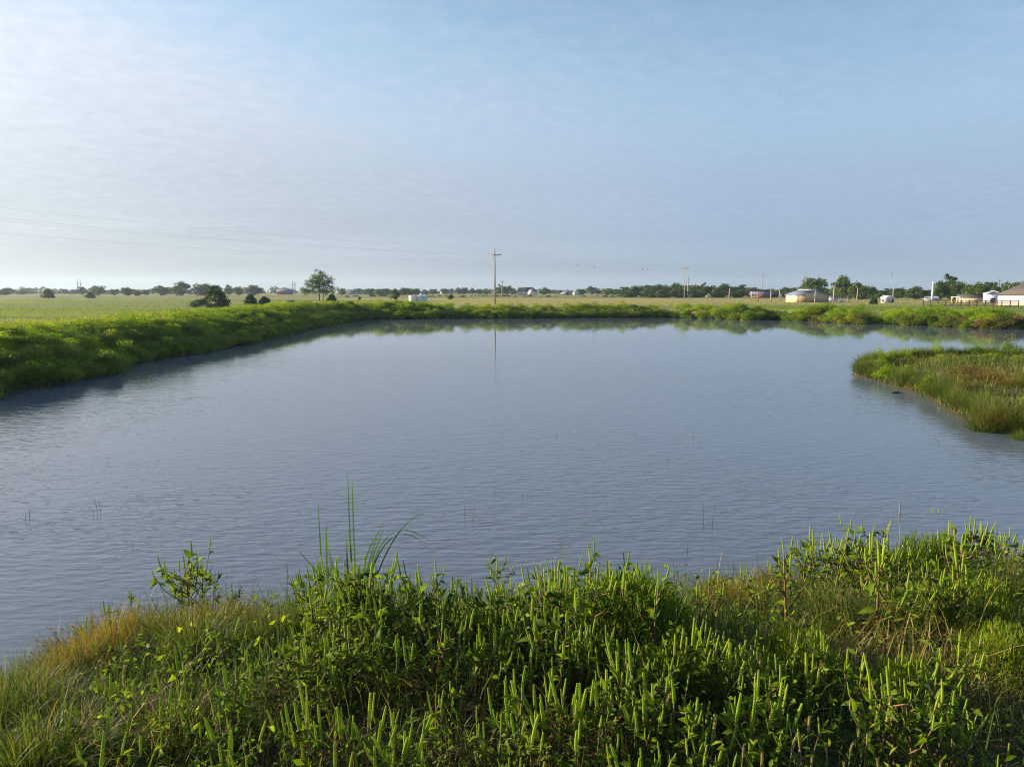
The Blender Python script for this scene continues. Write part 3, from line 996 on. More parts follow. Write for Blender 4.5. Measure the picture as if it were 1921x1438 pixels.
# little white objects in yards
M_PROP = plain_mat("white_tank_paint", (0.78, 0.77, 0.75), .45, var=.04)
for px, yy, lab in [(1580, 145, "white propane tank lying before the dark grove"), (1329, 260, "white propane tank lying before the middle of the wood")]:
    x = at_dist(px, yy)
    s = .55 * yy / 145
    o = tag(empty("propane_tank", (x, yy, g1(x, yy))), lab, "tank")
    part("body", MB().tube([(-1.0 * s, 0, .62 * s), (-.9 * s, 0, .62 * s), (-.7 * s, 0, .62 * s), (.7 * s, 0, .62 * s), (.9 * s, 0, .62 * s), (1.0 * s, 0, .62 * s)], [.12 * s, .38 * s, .5 * s, .5 * s, .38 * s, .12 * s], 12), M_PROP, o, True)
    part("dome", MB().tube([(0, 0, 1.1 * s), (0, 0, 1.3 * s)], .14 * s, 8), M_PROP, o)
    for sx in (-.5, .5):
        part("foot", MB().box((sx - .06) * s, -.3 * s, 0, (sx + .06) * s, .3 * s, .2 * s), M_PROP, o)
# water tanks in the meadow
yt = 150.0
M_TANKW = plain_mat("tank_white", (0.62, 0.61, 0.60), .5, var=.06, bump=.1)
M_TANKB = plain_mat("tank_blue_white", (0.45, 0.55, 0.66), .5, var=.08)


def tank(px, r, h, m_, lab, yy):
    x = at_dist(px, yy)
    o = tag(empty("storage_tank", (x, yy, g1(x, yy) - .05)), lab, "tank", "storage tanks standing in the meadow")
    part("shell", MB().tube([(0, 0, 0), (0, 0, h)], r, 20, cap=False), m_, o, True)
    part("lid", MB().tube([(0, 0, h), (0, 0, h + .06), (0, 0, h + .16)], [r * 1.01, r * .95, r * .12], 20), m_, o)
    for zz in (.33, .66):
        part("hoop", MB().tube([(0, 0, h * zz), (0, 0, h * zz + .05)], r * 1.012, 20, cap=False), m_, o)
    part("hatch", MB().tube([(.2, 0, h + .1), (.2, 0, h + .24)], .22, 10), m_, o)


tank(776, 1.02, 1.30, M_TANKW, "widest white round tank, leftmost of the tanks in the meadow", yt)
tank(788.3, .52, 1.28, M_TANKB, "narrow blue white tank, middle one of the tanks in the meadow", yt - .5)
tank(796, .56, 1.22, M_TANKB, "pale blue tank, rightmost of the tanks in the meadow", yt + .2)
x = at_dist(792, yt + 1.2)
o = tag(empty("pump_box", (x, yt + 1.2, g1(x, yt + 1.2))), "small white pump box standing up behind the two blue tanks", "pump box")
part("cabinet", MB().box(-.4, -.4, 0, .4, .4, 1.75), M_TANKW, o)
part("roof", MB().box(-.47, -.47, 1.753, .47, .47, 1.83), M_GALV, o)
# feeding trough in the meadow at left
x, y, z = hit(543, 568.5)
o = tag(empty("feed_trough", (x, y, z), .1), "dark low feeding trough standing in the left meadow", "trough")
for nm, bb in (("side", (-.95, -.42, .12, .95, -.34, .52)), ("side", (-.95, .34, .12, .95, .42, .52)), ("end_board", (-.95, -.34, .12, -.87, .34, .52)), ("end_board", (.87, -.34, .12, .95, .34, .52)), ("bottom", (-.87, -.34, .12, .87, .34, .18))):
    part(nm, MB().box(*bb), M_POLED, o)
for sx in (-.8, .8):
    for sy in (-.25, .25):
        part("leg", MB().box(sx - .05, sy - .05, -.05, sx + .05, sy + .05, .118), M_POLED, o)
# dark plank fence behind the right bank
M_FENCE = plain_mat("tarred_planks", (0.045, 0.032, 0.028), .85)
fa_, fb_ = Vector(place(1733, 108)), Vector(place(1912, 100))
seg_n = 12
o = tag(empty("plank_fence", (fa_.x, fa_.y, g1(fa_.x, fa_.y))), "dark three rail plank fence in front of the farmyard at right", "fence")
dirv = (fb_ - fa_); L_ = dirv.length; dirv.normalize()
ang = math.atan2(dirv.y, dirv.x)
o.rotation_euler[2] = ang
st_ = L_ / seg_n
for k in range(seg_n + 1):
    part("post", MB().box(k * st_ - .06, -.06, -.3, k * st_ + .06, .06, 1.0), M_FENCE, o)
    if k < seg_n:
        for zz in (.25, .56, .88):
            part("rail", MB().box(k * st_ + .01, -.13, zz - .045, (k + 1) * st_ - .01, -.065, zz + .045), M_FENCE, o)

# ------------------------------------------------------------------ trees
def crown(blobs, n_per, leaf, seed, flat=0.8, tint_blob=0.35, hollow=0.55):
    """leaf faces spread through overlapping uneven clumps; blobs: (cx,cy,cz,rx,ry,rz)"""
    r = np.random.default_rng(seed)
    mb = MB()
    for (cx_, cy_, cz_, rx, ry, rz) in blobs:
        n = max(8, int(n_per * (rx * ry * rz) ** (2 / 3) / 0.02))
        d = r.normal(size=(n, 3)); d /= np.linalg.norm(d, axis=1)[:, None]
        rad = hollow + (1 - hollow) * r.random(n) ** 0.6
        rad *= 1 + 0.16 * np.sin(d[:, 0] * 7 + cx_ * 9) * np.cos(d[:, 2] * 6 + cz_ * 5)
        P = np.array([cx_, cy_, cz_]) + d * rad[:, None] * np.array([rx, ry, rz])
        nrm = d * 0.6 + r.normal(size=(n, 3)) * 0.6 + np.array([0, 0, .35])
        t = np.clip(0.5 + tint_blob * r.normal() * .6 + 0.16 * r.normal(size=n), 0, 1)
        V, F, T = leaf_faces(P, leaf * r.uniform(.6, 1.3, n), nrm, t, .75)
        mb.add(V, F, T)
    return mb


def trunk_mesh(H, r0, limbs, seed, base=0.0):
    r = np.random.default_rng(seed)
    mb = MB()
    z = np.linspace(-0.04, H, 7)
    w = r.normal(0, .012, (7, 2)).cumsum(0)
    P = np.stack([w[:, 0], w[:, 1], z], 1)
    mb.tube(P, np.linspace(r0, r0 * .3, 7), 7)
    for (zz, az, ln, up) in limbs:
        k = np.interp(zz, z, np.arange(7))
        p0 = np.array([np.interp(k, range(7), P[:, 0]), np.interp(k, range(7), P[:, 1]), zz])
        d = np.array([math.cos(az), math.sin(az), 0])
        q = [p0, p0 + d * ln * .45 + np.array([0, 0, up * .35]), p0 + d * ln + np.array([0, 0, up])]
        mb.tube(q, [r0 * .5, r0 * .33, r0 * .12], 5)
    return mb


def env_blobs(seed, n, zc, R, Rz, r0, r1, shape="round"):
    r = np.random.default_rng(seed)
    out = []
    for _ in range(n):
        d = r.normal(size=3); d /= np.linalg.norm(d)
        k = r.random() ** .45
        p = np.array([d[0] * R * k, d[1] * R * k, zc + d[2] * Rz * k])
        if shape == "flat" and p[2] < zc: p[2] = zc - (zc - p[2]) * .45
        s = r.uniform(r0, r1)
        out.append((*p, s * r.uniform(.9, 1.2), s * r.uniform(.9, 1.2), s * r.uniform(.65, .95)))
    return out


TREES = {}
for k in range(9):
    # unit height trees, crown width about 1
    sd = 100 + k
    if k in (0, 1, 2, 8):      # rounded broadleaf
        bl = env_blobs(sd, 30, .50, .38, .38, .12, .2)
    elif k in (3, 4):          # spreading, with gaps
        bl = env_blobs(sd, 26, .53, .42, .34, .10, .17)
    elif k in (5, 6):          # tall and uneven
        bl = env_blobs(sd, 20, .45, .36, .38, .11, .19) + env_blobs(sd + 50, 8, .82, .2, .12, .07, .11)
    else:                      # low and bushy to the ground
        bl = env_blobs(sd, 26, .45, .42, .40, .13, .22, "flat")
    rr = np.random.default_rng(sd)
    lim = [(rr.uniform(.2, .5), rr.uniform(0, 6.28), rr.uniform(.18, .34), rr.uniform(.1, .3)) for _ in range(6)]
    cm_ = crown(bl, 75, .07, sd, hollow=.45)
    allv = np.concatenate(cm_.v)
    ex = np.percentile(np.abs(allv[:, :2]), 98.5); z1 = np.percentile(allv[:, 2], 99.7); z0_ = np.percentile(allv[:, 2], .5)
    zb = .0 if k in (7,) else .05 if k in (0, 1, 2, 8) else .10
    cm_.v = [np.stack([v[:, 0] * .5 / ex, v[:, 1] * .5 / ex, zb + (v[:, 2] - z0_) / (z1 - z0_) * (1 - zb)], 1) for v in cm_.v]
    TREES[k] = (trunk_mesh(.72, .032, lim, sd).mesh("trunk", M_BARK, True), cm_.mesh("crown", M_TREE))


def bush_mesh(seed, n, leaf, mat_, R=.5, H=.95, clumps=22, flat=True):
    r = np.random.default_rng(seed)
    bl = []
    for _ in range(clumps):
        a_, q = r.uniform(0, 6.28), r.random() ** .5
        hh = H * (1 - .62 * q ** 2.2) * r.uniform(.55, 1.0)
        s = r.uniform(.16, .27)
        bl.append((R * q * math.cos(a_), R * q * math.sin(a_), max(hh - s * .7, .10), s, s, s * .8))
    return crown(bl, n, leaf, seed, hollow=.45).mesh("foliage", mat_)


BUSHES = [bush_mesh(300 + k, 85, .045, M_BANK) for k in range(6)]
BUSHES_LIT = [bush_mesh(320 + k, 110, .036, M_BANKLIT) for k in range(5)]
BUSHES_DRY = [bush_mesh(340 + k, 80, .046, M_BANKR) for k in range(3)]
BUSHES_DARK = [bush_mesh(360 + k, 26, .09, M_CEDAR) for k in range(3)]
BUSH_RED = bush_mesh(380, 14, .09, M_REDLEAF)

tree_objs = {}


def tree(px, pt, y, wpx, kind, fam, name="tree", pb=None):
    """fam: key of the label family"""
    x = at_dist(px, y)
    z = g1(x, y)
    H = z_at(pt, y) - z
    Wd = wpx / FPX * y * (.95 if fam == 'left' else 1.1 if kind != 7 else 1.0)
    o = empty(name, (x, y, z), random.uniform(0, 6.28), (Wd, Wd, H))
    tm, cm = TREES[kind]
    link("trunk", tm, o)
    c = link("crown", cm, o)
    tree_objs.setdefault(fam, []).append(o)
    return o


# left meadow edge, far and near
for px, pt, y, w, k in [(10, 540, 420, 34, 7), (41, 544, 520, 30, 7), (62, 545, 600, 24, 7), (122, 542, 560, 14, 0), (137, 543, 560, 24, 7), (154, 538, 380, 20, 5), (185, 536, 370, 31, 1), (216, 542, 360, 20, 3),
                        (240, 539, 350, 21, 2), (258, 547, 350, 14, 7), (275, 543, 430, 17, 0), (301, 536, 340, 38, 3), (344, 528, 345, 38, 8), (381, 532, 350, 36, 0), (405, 535, 380, 24, 1), (430, 534, 365, 22, 6),
                        (449, 538, 400, 18, 2), (478, 535, 360, 30, 1), (100, 545, 640, 30, 7), (250, 543, 520, 40, 7), (205, 544, 560, 34, 7), (320, 543, 560, 44, 7)]:
    tree(px, pt, y, w, k, "left")
for px, pt, y, w, k in [(642, 542, 440, 14, 7), (672, 541, 520, 20, 3), (686, 542, 500, 18, 7), (697, 541, 390, 17, 0), (714, 542, 380, 22, 7), (726, 541, 400, 18, 2), (762, 540, 400, 28, 1), (778, 541, 410, 22, 0), (746, 543, 430, 20, 7),
                        (798, 543, 500, 14, 7), (813, 542, 520, 15, 0), (835, 541, 540, 14, 2), (847, 541, 540, 12, 5), (860, 539, 520, 14, 8), (872, 539, 520, 12, 0), (886, 540, 520, 10, 5), (898, 542, 520, 16, 1), (911, 544, 510, 12, 7), (866, 541, 540, 12, 6)]:
    tree(px, pt, y, w, k, "middle")
for px, pt, y, w, k in [(938, 533, 430, 15, 6), (951, 536, 430, 18, 3), (964, 540, 420, 12, 6), (1022, 539, 430, 18, 8), (1052, 545, 440, 16, 7), (1067, 544, 470, 12, 2), (1088, 542, 430, 18, 0), (1108, 537, 440, 20, 3), (1122, 541, 440, 14, 6), (1140, 541, 400, 26, 1), (1156, 542, 410, 16, 8)]:
    tree(px, pt, y, w, k, "loose")
for px, pt, y, w, k in [(1172, 538, 288, 26, 5), (1192, 536, 273, 30, 8), (1212, 535, 273, 30, 1), (1232, 534, 281, 33, 0), (1250, 535, 288, 28, 2), (1266, 531, 284, 33, 8), (1286, 535, 277, 33, 1), (1304, 535, 273, 28, 0), (1319, 530, 281, 17, 6),
                        (1336, 536, 273, 28, 2), (1357, 532, 277, 33, 8), (1375, 537, 281, 28, 0), (1391, 534, 277, 24, 5), (1408, 539, 273, 26, 1), (1425, 542, 281, 28, 7), (1442, 542, 277, 28, 2), (1458, 544, 273, 26, 7), (1474, 539, 270, 24, 0),
                        (1490, 540, 266, 30, 8), (1348, 539, 251, 28, 7), (1222, 540, 251, 33, 7), (1275, 540, 251, 37, 7), (1180, 542, 259, 30, 7), (1310, 542, 251, 33, 7), (1385, 543, 251, 33, 7), (1245, 543, 244, 33, 7), (1415, 546, 251, 28, 7)]:
    tree(px, pt, y, w, k, "wood")
for px, pt, y, w, k in [(1527, 521, 230, 42, 0), (1510, 532, 250, 26, 1), (1550, 540, 260, 26, 7), (1578, 517, 200, 38, 8), (1612, 530, 190, 34, 7), (1596, 535, 205, 26, 1), (1627, 537, 195, 24, 2), (1648, 545, 230, 24, 7), (1666, 541, 230, 28, 5), (1684, 540, 225, 26, 0), (1716, 537, 190, 36, 8),
                        (1700, 543, 240, 22, 2), (1735, 544, 240, 26, 7), (1779, 514, 195, 36, 6), (1764, 530, 185, 30, 1), (1794, 529, 190, 32, 0), (1815, 534, 180, 30, 7), (1833, 530, 175, 34, 8), (1859, 529, 185, 30, 1), (1898, 529, 160, 36, 0), (1880, 540, 185, 24, 7), (1650, 550, 150, 5, 7)]:
    if w > 6: tree(px, pt, y, w, k, "farmyard")
number_from_left(tree_objs["left"], "{} tree from the left in the line behind the wide left meadow")
number_from_left(tree_objs["middle"], "{} tree from the left between the lone tall tree and the tall pole")
number_from_left(tree_objs["loose"], "{} tree from the left among loose trees round the white farmhouse")
number_from_left(tree_objs["wood"], "{} tree from the left in the dense dark wood right of centre")
number_from_left(tree_objs["farmyard"], "{} tree from the left in the tall groves round the right farmyard")
for f, gname in (("left", "trees behind the left meadow"), ("middle", "trees between lone tree and pole"), ("loose", "trees round the farmhouse"), ("wood", "trees of the long wood"), ("farmyard", "trees of the farmyard groves")):
    for o in tree_objs[f]:
        o["category"] = "tree"; o["group"] = gname

# the lone tall tree, airy, with two trunks
y = 164.0
x = at_dist(600, y); z = g1(x, y)
o = tag(empty("lone_tree", (x, y, z)), "tall airy dark tree standing alone in the meadow, two trunks visible", "tree")
S = 55.0 / FPX * y
bl = []
r_ = np.random.default_rng(77)
for (cx_, cz_, n_, sx_, sz_) in [(-.10, .80, 12, .13, .13), (.20, .82, 10, .14, .11), (-.28, .52, 12, .16, .14), (.10, .55, 10, .16, .14), (.36, .62, 8, .10, .10), (-.34, .30, 8, .16, .09), (.30, .34, 7, .14, .10), (0, .95, 4, .08, .04), (-.5, .36, 4, .08, .05), (-.14, .42, 8, .14, .10), (.22, .46, 8, .14, .10), (.05, .68, 9, .16, .10), (.42, .44, 5, .10, .10), (.16, .30, 6, .16, .06), (-.16, .64, 8, .14, .10)]:
    for _ in range(int(n_ * 1.35)):
        bl.append((cx_ + r_.normal() * sx_ * .7, r_.normal() * .16, cz_ + r_.normal() * sz_ * .6, *(r_.uniform(.07, .13, 3) * np.array([1.1, 1.1, .8]))))
cmb = crown(bl, 85, .036, 78, hollow=.15)
cmb.v = [v * S for v in cmb.v]
part("crown", cmb, M_TREE, o)
for nm, dx, limbs in (("trunk", .0, [(.25, .1, .3, .2), (.3, 3.1, .32, .2), (.4, 3.4, .2, .3), (.45, .2, .3, .3), (.2, 3.0, .36, .08), (.55, 2.5, .15, .25)]), ("trunk", .13, [(.3, .0, .22, .25), (.5, .3, .2, .25), (.42, 2.9, .1, .3)])):
    t = trunk_mesh(.85 if dx == 0 else .78, .022 if dx == 0 else .013, limbs, 5)
    t.v = [v * S + np.array([dx * S, 0, 0]) for v in t.v]
    part(nm, t, M_BARK, o, True)


# cedars: layered sprays, cone shaped
def cedar_mesh(seed, H, R, lean_left=0.0):
    r = np.random.default_rng(seed)
    bl = []
    for i in range(150):
        t = r.random() ** 1.15
        a_ = r.uniform(0, 6.28)
        rad = R * .84 * math.sqrt(max(0, 1 - t ** 1.5)) * r.uniform(.35, 1.05) * (.75 + .25 * min(1, t * 5)) * (1 + .18 * math.sin(a_ * 5 + seed))
        dx = -lean_left * max(0, math.cos(a_ - math.pi)) * (1 - t) ** 2
        bl.append((rad * math.cos(a_) + dx, rad * math.sin(a_), .08 * H + t * H * .88, .24 * R * (1.2 - t * .7) + .02, .24 * R * (1.2 - t * .7) + .02, .085 * H))
    return crown(bl, 60 / max(1, (R * R * .085 * H * .0576) ** (2 / 3) / .02), .095 * H ** .5, seed, hollow=.15)


for px, pt, pb, wpx, ll, lab in [(404, 536, 578, 56, .75, "largest dark cedar by the left bank, its low branches sprawling left"), (470, 551, 574, 26, .1, "dark bushy cedar right of the largest cedar"), (496, 556, 574, 25, .1, "small low cedar touching the dark bushy cedar"),
                                 (623, 551, 571, 22, .1, "small dark cedar at the foot of the lone tall tree"), (91, 541, 557, 26, .1, "round dark cedar alone at the far left meadow edge"), (170, 548, 557, 22, .1, "low dark cedar under the left meadow trees"),
                                 (1640, 558, 571, 15, .1, "small dark cedar on the right bank left of the white shed")]:
    x, y, z = hit(px, pb)
    y = min(y, 230.0); x = at_dist(px, y); z = g1(x, y)
    H = z_at(pt, y) - z
    o = tag(empty("cedar", (x, y, z)), lab, "tree", "dark cedars in the meadow")
    part("crown", cedar_mesh(int(px), H, wpx / FPX * y / 2, ll * H), M_CEDAR, o)
    part("trunk", MB().tube([(0, 0, -.1), (0, 0, H * .9)], [.1, .02], 6), M_BARK, o)
# small trees in the meadow
o = tree(740, 541, 175, 17, 8, "x"); tag(o, "small dark round tree on a thin stem left of the tanks", "tree")
o = tree(674, 556, 185, 6, 7, "x"); tag(o, "tiny dark sapling in the meadow right of the small cedar", "tree")
o = tree(845, 552, 200, 12, 7, "x"); tag(o, "small dark bush tree right of the tanks", "tree")


# field hedge bushes, round and dark
def bush(x, y, wid, hgt, src, name, fam, store):
    o = link(name, src, None, (x, y, max(g1(x, y), -.05) - .10 * hgt))
    o.scale = (wid / 1.15, wid / 1.15, hgt)
    o.rotation_euler = (0, 0, random.uniform(0, 6.28))
    store.setdefault(fam, []).append(o)
    return o


BO = {}
for px, pt, w in [(652, 553, 11), (668, 552, 12), (700, 551, 16), (718, 551, 16), (809, 553, 18), (825, 553, 10), (837, 553, 9), (930, 552, 12), (950, 551, 15), (967, 554, 10), (984, 554, 9), (996, 552, 13), (1015, 555, 7), (1029, 552, 12), (1043, 554, 9), (1096, 554, 13), (1120, 554, 9), (1135, 552, 14),
                  (1149, 553, 10), (1163, 551, 14), (1173, 554, 8), (1192, 553, 10), (1206, 553, 12), (1230, 552, 14), (1248, 553, 13), (1069, 556, 4)]:
    yy = 290 + 14 * math.sin(px)
    bush(at_dist(px, yy), yy, w / FPX * yy, z_at(pt, yy) - FIELD_Z, BUSHES_DARK[px % 3], "field_bush", "field", BO)
number_from_left(BO["field"], "{} round dark bush from the left in the middle distance field row")
yy = 250
o = bush(at_dist(868, yy), yy, 15 / FPX * yy, 1.25, BUSH_RED, "reddish_bush", "x", BO)
tag(o, "reddish brown bush in the field left of the tall pole", "bush")
for i in range(16):
    px = 885 + i * 5.2 + 3 * math.sin(i * 7)
    yy = 330 + 60 * math.sin(i * 3.1)
    bush(at_dist(px, yy), yy, .9, .9, BUSHES_DARK[i % 3], "hay_clump", "calf", BO)
number_from_left(BO["calf"], "{} tiny dark clump from the left dotted in the far field behind the tall pole")

# far-off wood on the skyline
bl = []
r_ = np.random.default_rng(5)
mbt = MB()
for i in range(420):
    px = r_.uniform(-300, 2250)
    yy = r_.uniform(640, 900)
    hh = 3.6 + 2.6 * math.sin(px * .021) * math.sin(px * .0077 + 1) + r_.normal() * .8
    x = at_dist(px, yy)
    n = 60
    d = r_.normal(size=(n, 3)); d /= np.linalg.norm(d, axis=1)[:, None]
    d[:, 2] = np.abs(d[:, 2])
    P = np.array([x, yy, .3]) + d * np.array([5.5, 4, hh]) * r_.uniform(.7, 1.05, n)[:, None]
    V, F, T = leaf_faces(P, r_.uniform(2.0, 3.6, n), d, np.clip(.5 + .2 * r_.normal(), 0, 1), .8)
    mbt.add(V, F, T)
tag(link("distant_wood", mbt.mesh("distant_wood", M_TREE)), "distant hazy wood along the skyline", kind="stuff")

# ------------------------------------------------------------------ shrubs along the banks
def shore_points(x0, x1, y0, y1, step, inset, jit):
    """points on land along the traced shore, inset metres from the water"""
    out = []
    P = np.vstack([POND, POND[:1]])
    for i in range(len(POND)):
        a_, b_ = P[i], P[i + 1]
        e = b_ - a_
        L_ = np.linalg.norm(e)
        nrm = np.array([e[1], -e[0]]) / L_          # outline runs anticlockwise: this points to the land
        nn = int(L_ / step + random.random())
        for k in range(nn):
            q = a_ + e * (k + random.random() * .8) / nn + nrm * (inset + random.uniform(-jit, jit))
            if x0 < q[0] < x1 and y0 < q[1] < y1:
                out.append(q)
    return out


def in_view(x, y, pad=60):
    px = 960.5 + FPX * x / (y * CT + 3 * ST)
    return -pad < px < 1921 + pad


def shrubs(pts_, wr, hr, fam, name, srcs):
    for q in pts_:
        if not in_view(q[0], q[1]): continue
        s = float(pond_sd(q[:1], q[1:])[0])
        if s < -.1: continue
        w = random.uniform(*wr)
        bush(q[0], q[1], w, random.uniform(*hr), random.choice(srcs), name, fam, BO)


LB = (-30, -8, 8, 90)
shrubs(shore_points(*LB, .85, .12, .12), (1.1, 1.9), (.75, 1.2), "left_water", "dam_shrub", BUSHES)
shrubs(shore_points(*LB, 1.5, 1.5, .4), (1.1, 2.1), (.6, 1.05), "left_mid", "dam_shrub", BUSHES + BUSHES_LIT[:2])
shrubs(shore_points(*LB, 1.5, 2.8, .5), (1.0, 2.2), (.55, .95), "left_upper", "dam_shrub", BUSHES[:2] + BUSHES_LIT)
shrubs(shore_points(*LB, 1.5, 4.3, .6), (1.0, 2.5), (.50, .85), "left_crest", "dam_shrub", BUSHES_LIT)
FB = (-17.5, 30, 60, 110)
shrubs(shore_points(*FB, .9, .1, .15), (1.5, 2.4), (.95, 1.5), "far_water", "bank_shrub", BUSHES)
shrubs(shore_points(*FB, 1.5, 2.0, .5), (1.7, 2.9), (.85, 1.35), "far_crest", "bank_shrub", BUSHES[:2] + BUSHES_LIT)
shrubs(shore_points(30, 60, 44, 90, 1.0, .1, .2), (1.5, 2.7), (.95, 1.5), "right_water", "bank_shrub", BUSHES[:2] + BUSHES_LIT[:2] + BUSHES_DRY + BUSHES_DRY)
shrubs(shore_points(30, 60, 44, 90, 1.3, 1.7, .6), (1.6, 2.9), (.9, 1.45), "right_mid", "bank_shrub", BUSHES_LIT)
shrubs(shore_points(30, 60, 44, 90, 1.7, 4.0, .8), (1.6, 2.9), (.7, 1.1), "right_crest", "bank_shrub", BUSHES_LIT)
for q in shore_points(9.8, 27, 12.8, 31.5, 1.1, .55, .35):
    if in_view(q[0], q[1]) and pond_sd(q[:1], q[1:])[0] > .1:
        rear = q[1] > 26
        w = random.uniform(.6, 1.0)
        if q[1] < 18.5: continue
        bush(q[0], q[1], w, random.uniform(.6, 1.0) if rear else random.uniform(.45, .8), random.choice(BUSHES_LIT[:4] + BUSHES[:3] + BUSHES_DRY[:1]), "spit_shrub", "spit", BO)
for k in range(26):
    q = (random.uniform(11, 24), random.uniform(16, 29))
    if in_view(*q) and pond_sd(np.array([q[0]]), np.array([q[1]]))[0] > .8:
        bush(q[0], q[1], random.uniform(.5, 1.2), random.uniform(.25, .5), random.choice(BUSHES_LIT[:3] + BUSHES_DRY[:2]), "spit_shrub", "spit", BO)
for fam, text in (("spit", "small leafy shrub on the right peninsula, {} from its tip rightwards"), ("left_water", "green shrub overhanging the water on the left dam, {} from the left"), ("left_mid", "green shrub halfway up the left dam, {} from the left in its row"), ("left_upper", "green shrub just below the crest of the left dam, {} from the left"), ("left_crest", "bright green shrub on the crest of the left dam, {} from the left"),
                  ("far_water", "dark green shrub at the waterline of the far bank, {} from the left"), ("far_crest", "green shrub on top of the far bank, {} from the left"),
                  ("right_water", "yellowish brown shrub at the waterline of the right far bank, {} from the left"), ("right_mid", "green shrub in the middle row of the right far bank, {} from the left"), ("right_crest", "light green shrub on top of the right far bank, {} from the left")):
    number_from_left(BO.get(fam, []), text)
GN = {"spit": "small shrubs of the right peninsula", "field": "dark bushes of the field row", "calf": "tiny clumps dotted in the far field", "left_water": "shrubs along the left waterline", "left_mid": "shrubs halfway up the left dam", "left_upper": "shrubs below the left dam crest", "left_crest": "shrubs on the left dam crest", "far_water": "shrubs along the far waterline",
      "far_crest": "shrubs on the far bank", "right_water": "shrubs along the right far waterline", "right_mid": "shrubs of the right far bank", "right_crest": "shrubs on top of the right far bank"}
for fam, gname in GN.items():
    for o in BO.get(fam, []):
        o["category"] = "bush"; o["group"] = gname


# ------------------------------------------------------------------ ground cover (nobody could count it)
def scatter(n, x0, x1, y0, y1, smin, smax, test=None):
    x = rng.uniform(x0, x1, n); yy = rng.uniform(y0, y1, n)
    px = 960.5 + FPX * x / (yy * CT + 3 * ST)
    k = ((px > -520) & (px < 2480)) | ((yy < 14) & (px > -1500) & (px < 3500))
    x, yy = x[k], yy[k]
    s = pond_sd(x, yy)
    k = (s > smin) & (s < smax)
    if test is not None: k &= test(x, yy, s)
    x, yy, s = x[k], yy[k], s[k]
    return np.stack([x, yy, gz(x, yy, s)], 1), s


# herbs covering the left dam, far bank and right bank: leaf clumps on short stalks
def herb_cover(P, per, rad, hgt, leaf, mat_, name, label, tint0=.5, tvar=.25):
    n = len(P)
    hh = hgt * rng.uniform(.5, 1.2, n)
    c = np.repeat(P, per, 0)
    hr = np.repeat(hh, per)
    d = rng.normal(size=(n * per, 3))
    d /= np.linalg.norm(d, axis=1)[:, None]
    q = c + d * np.array([rad, rad, 0]) * rng.uniform(.2, 1, n * per)[:, None]
    q[:, 2] += hr * (rng.uniform(.1, 1.0, n * per))
    t = np.clip(np.broadcast_to(tint0, (n,)) + tvar * rng.normal(size=n), 0, 1).repeat(per)
    nr = d * .7 + np.array([0, 0, .6]) + rng.normal(size=(n * per, 3)) * .4
    V, F, T = leaf_faces(q, leaf * rng.uniform(.6, 1.4, n * per), nr, t, .5)
    return tag(link(name, MB().add(V, F, T).mesh(name, mat_)), label, kind="stuff")


P, s = scatter(66000, -36, -8, 7, 92, -.1, 7.2)
P[:, 2] += .12 * fbm(P[:, 0], P[:, 1], 2.4, 61)
herb_cover(P, 20, .18, .42, .062, M_BANK, "dam_weeds", "dense green weeds covering the left dam", .40 + .26 * smooth(1.5, 4.5, s), .22)  # tint rises towards the crest, sunlight there put into the leaf colour
P, s = scatter(9000, -18, 34, 70, 96, .1, 5.5)
herb_cover(P[::2], 14, .28, .26, .09, M_BANK, "far_bank_weeds", "dense green weeds covering the far bank", .5, .2)
P, s = scatter(14000, 26, 88, 42, 95, .1, 9.0)
herb_cover(P[::2], 14, .28, .26, .09, M_BANKLIT, "right_bank_weeds", "green weeds covering the right far bank", .58, .22)

# grass hanging over the water along the left dam and the far banks
fr = MB()
for (n_, bx, w_, h_) in ((60000, (-30, -8, 8, 92), .022, .55), (30000, (-18, 60, 44, 98), .045, .6)):
    P, s = scatter(n_, *bx, -.12, .9)
    t_ = np.clip(.34 + .25 * fbm(P[:, 0], P[:, 1], .8, 71) + .14 * rng.normal(size=len(P)), 0, 1)
    fr.add(*blades(P, h_ * rng.uniform(.5, 1.3, len(P)), rng.uniform(0, 6.28, len(P)), np.abs(rng.normal(.35, .3, len(P))), w_, t_, rng.uniform(0, .8, len(P)), 2))
tag(link("shore_grass", fr.mesh("shore_grass", M_FG)), "green grass hanging over the water along the banks", kind="stuff")

# peninsula at right: grass of many shades
pt_ = lambda x, yy, s: (x > 9.5) & (yy > 11.5) & (yy < 36)
P, s = scatter(150000, 9, 44, 11, 36, .0, 14, pt_)
tone = .46 + .40 * fbm(P[:, 0], P[:, 1], .8, 21) + .16 * rng.normal(size=len(P)) + .10 * smooth(.6, 2.5, s) + .04
hh = (.26 + .16 * smooth(2.0, .5, s)) * rng.uniform(.5, 1.4, len(P)) * (1 + .5 * fbm(P[:, 0], P[:, 1], 2.0, 22))
V, F, T = blades(P, np.maximum(hh, .05), rng.uniform(0, 6.28, len(P)), np.abs(rng.normal(.45, .35, len(P))), .020, np.clip(tone, 0, 1), rng.uniform(0, .9, len(P)), 2)
tag(link("peninsula_grass", MB().add(V, F, T).mesh("peninsula_grass", M_FG)), "mixed green and straw coloured grass on the peninsula", kind="stuff")

P, s = scatter(15000, 9, 44, 11, 36, .1, 14, pt_)
k = rng.random(len(P)) < .25 + .75 * smooth(0, .5, fbm(P[:, 0], P[:, 1], 1.3, 25)) + smooth(1.6, .6, s)
herb_cover(P[k], 8, .12, .30, .05, M_BANKR, "peninsula_herbs", "low leafy herbs among the peninsula grass", .35, .25)

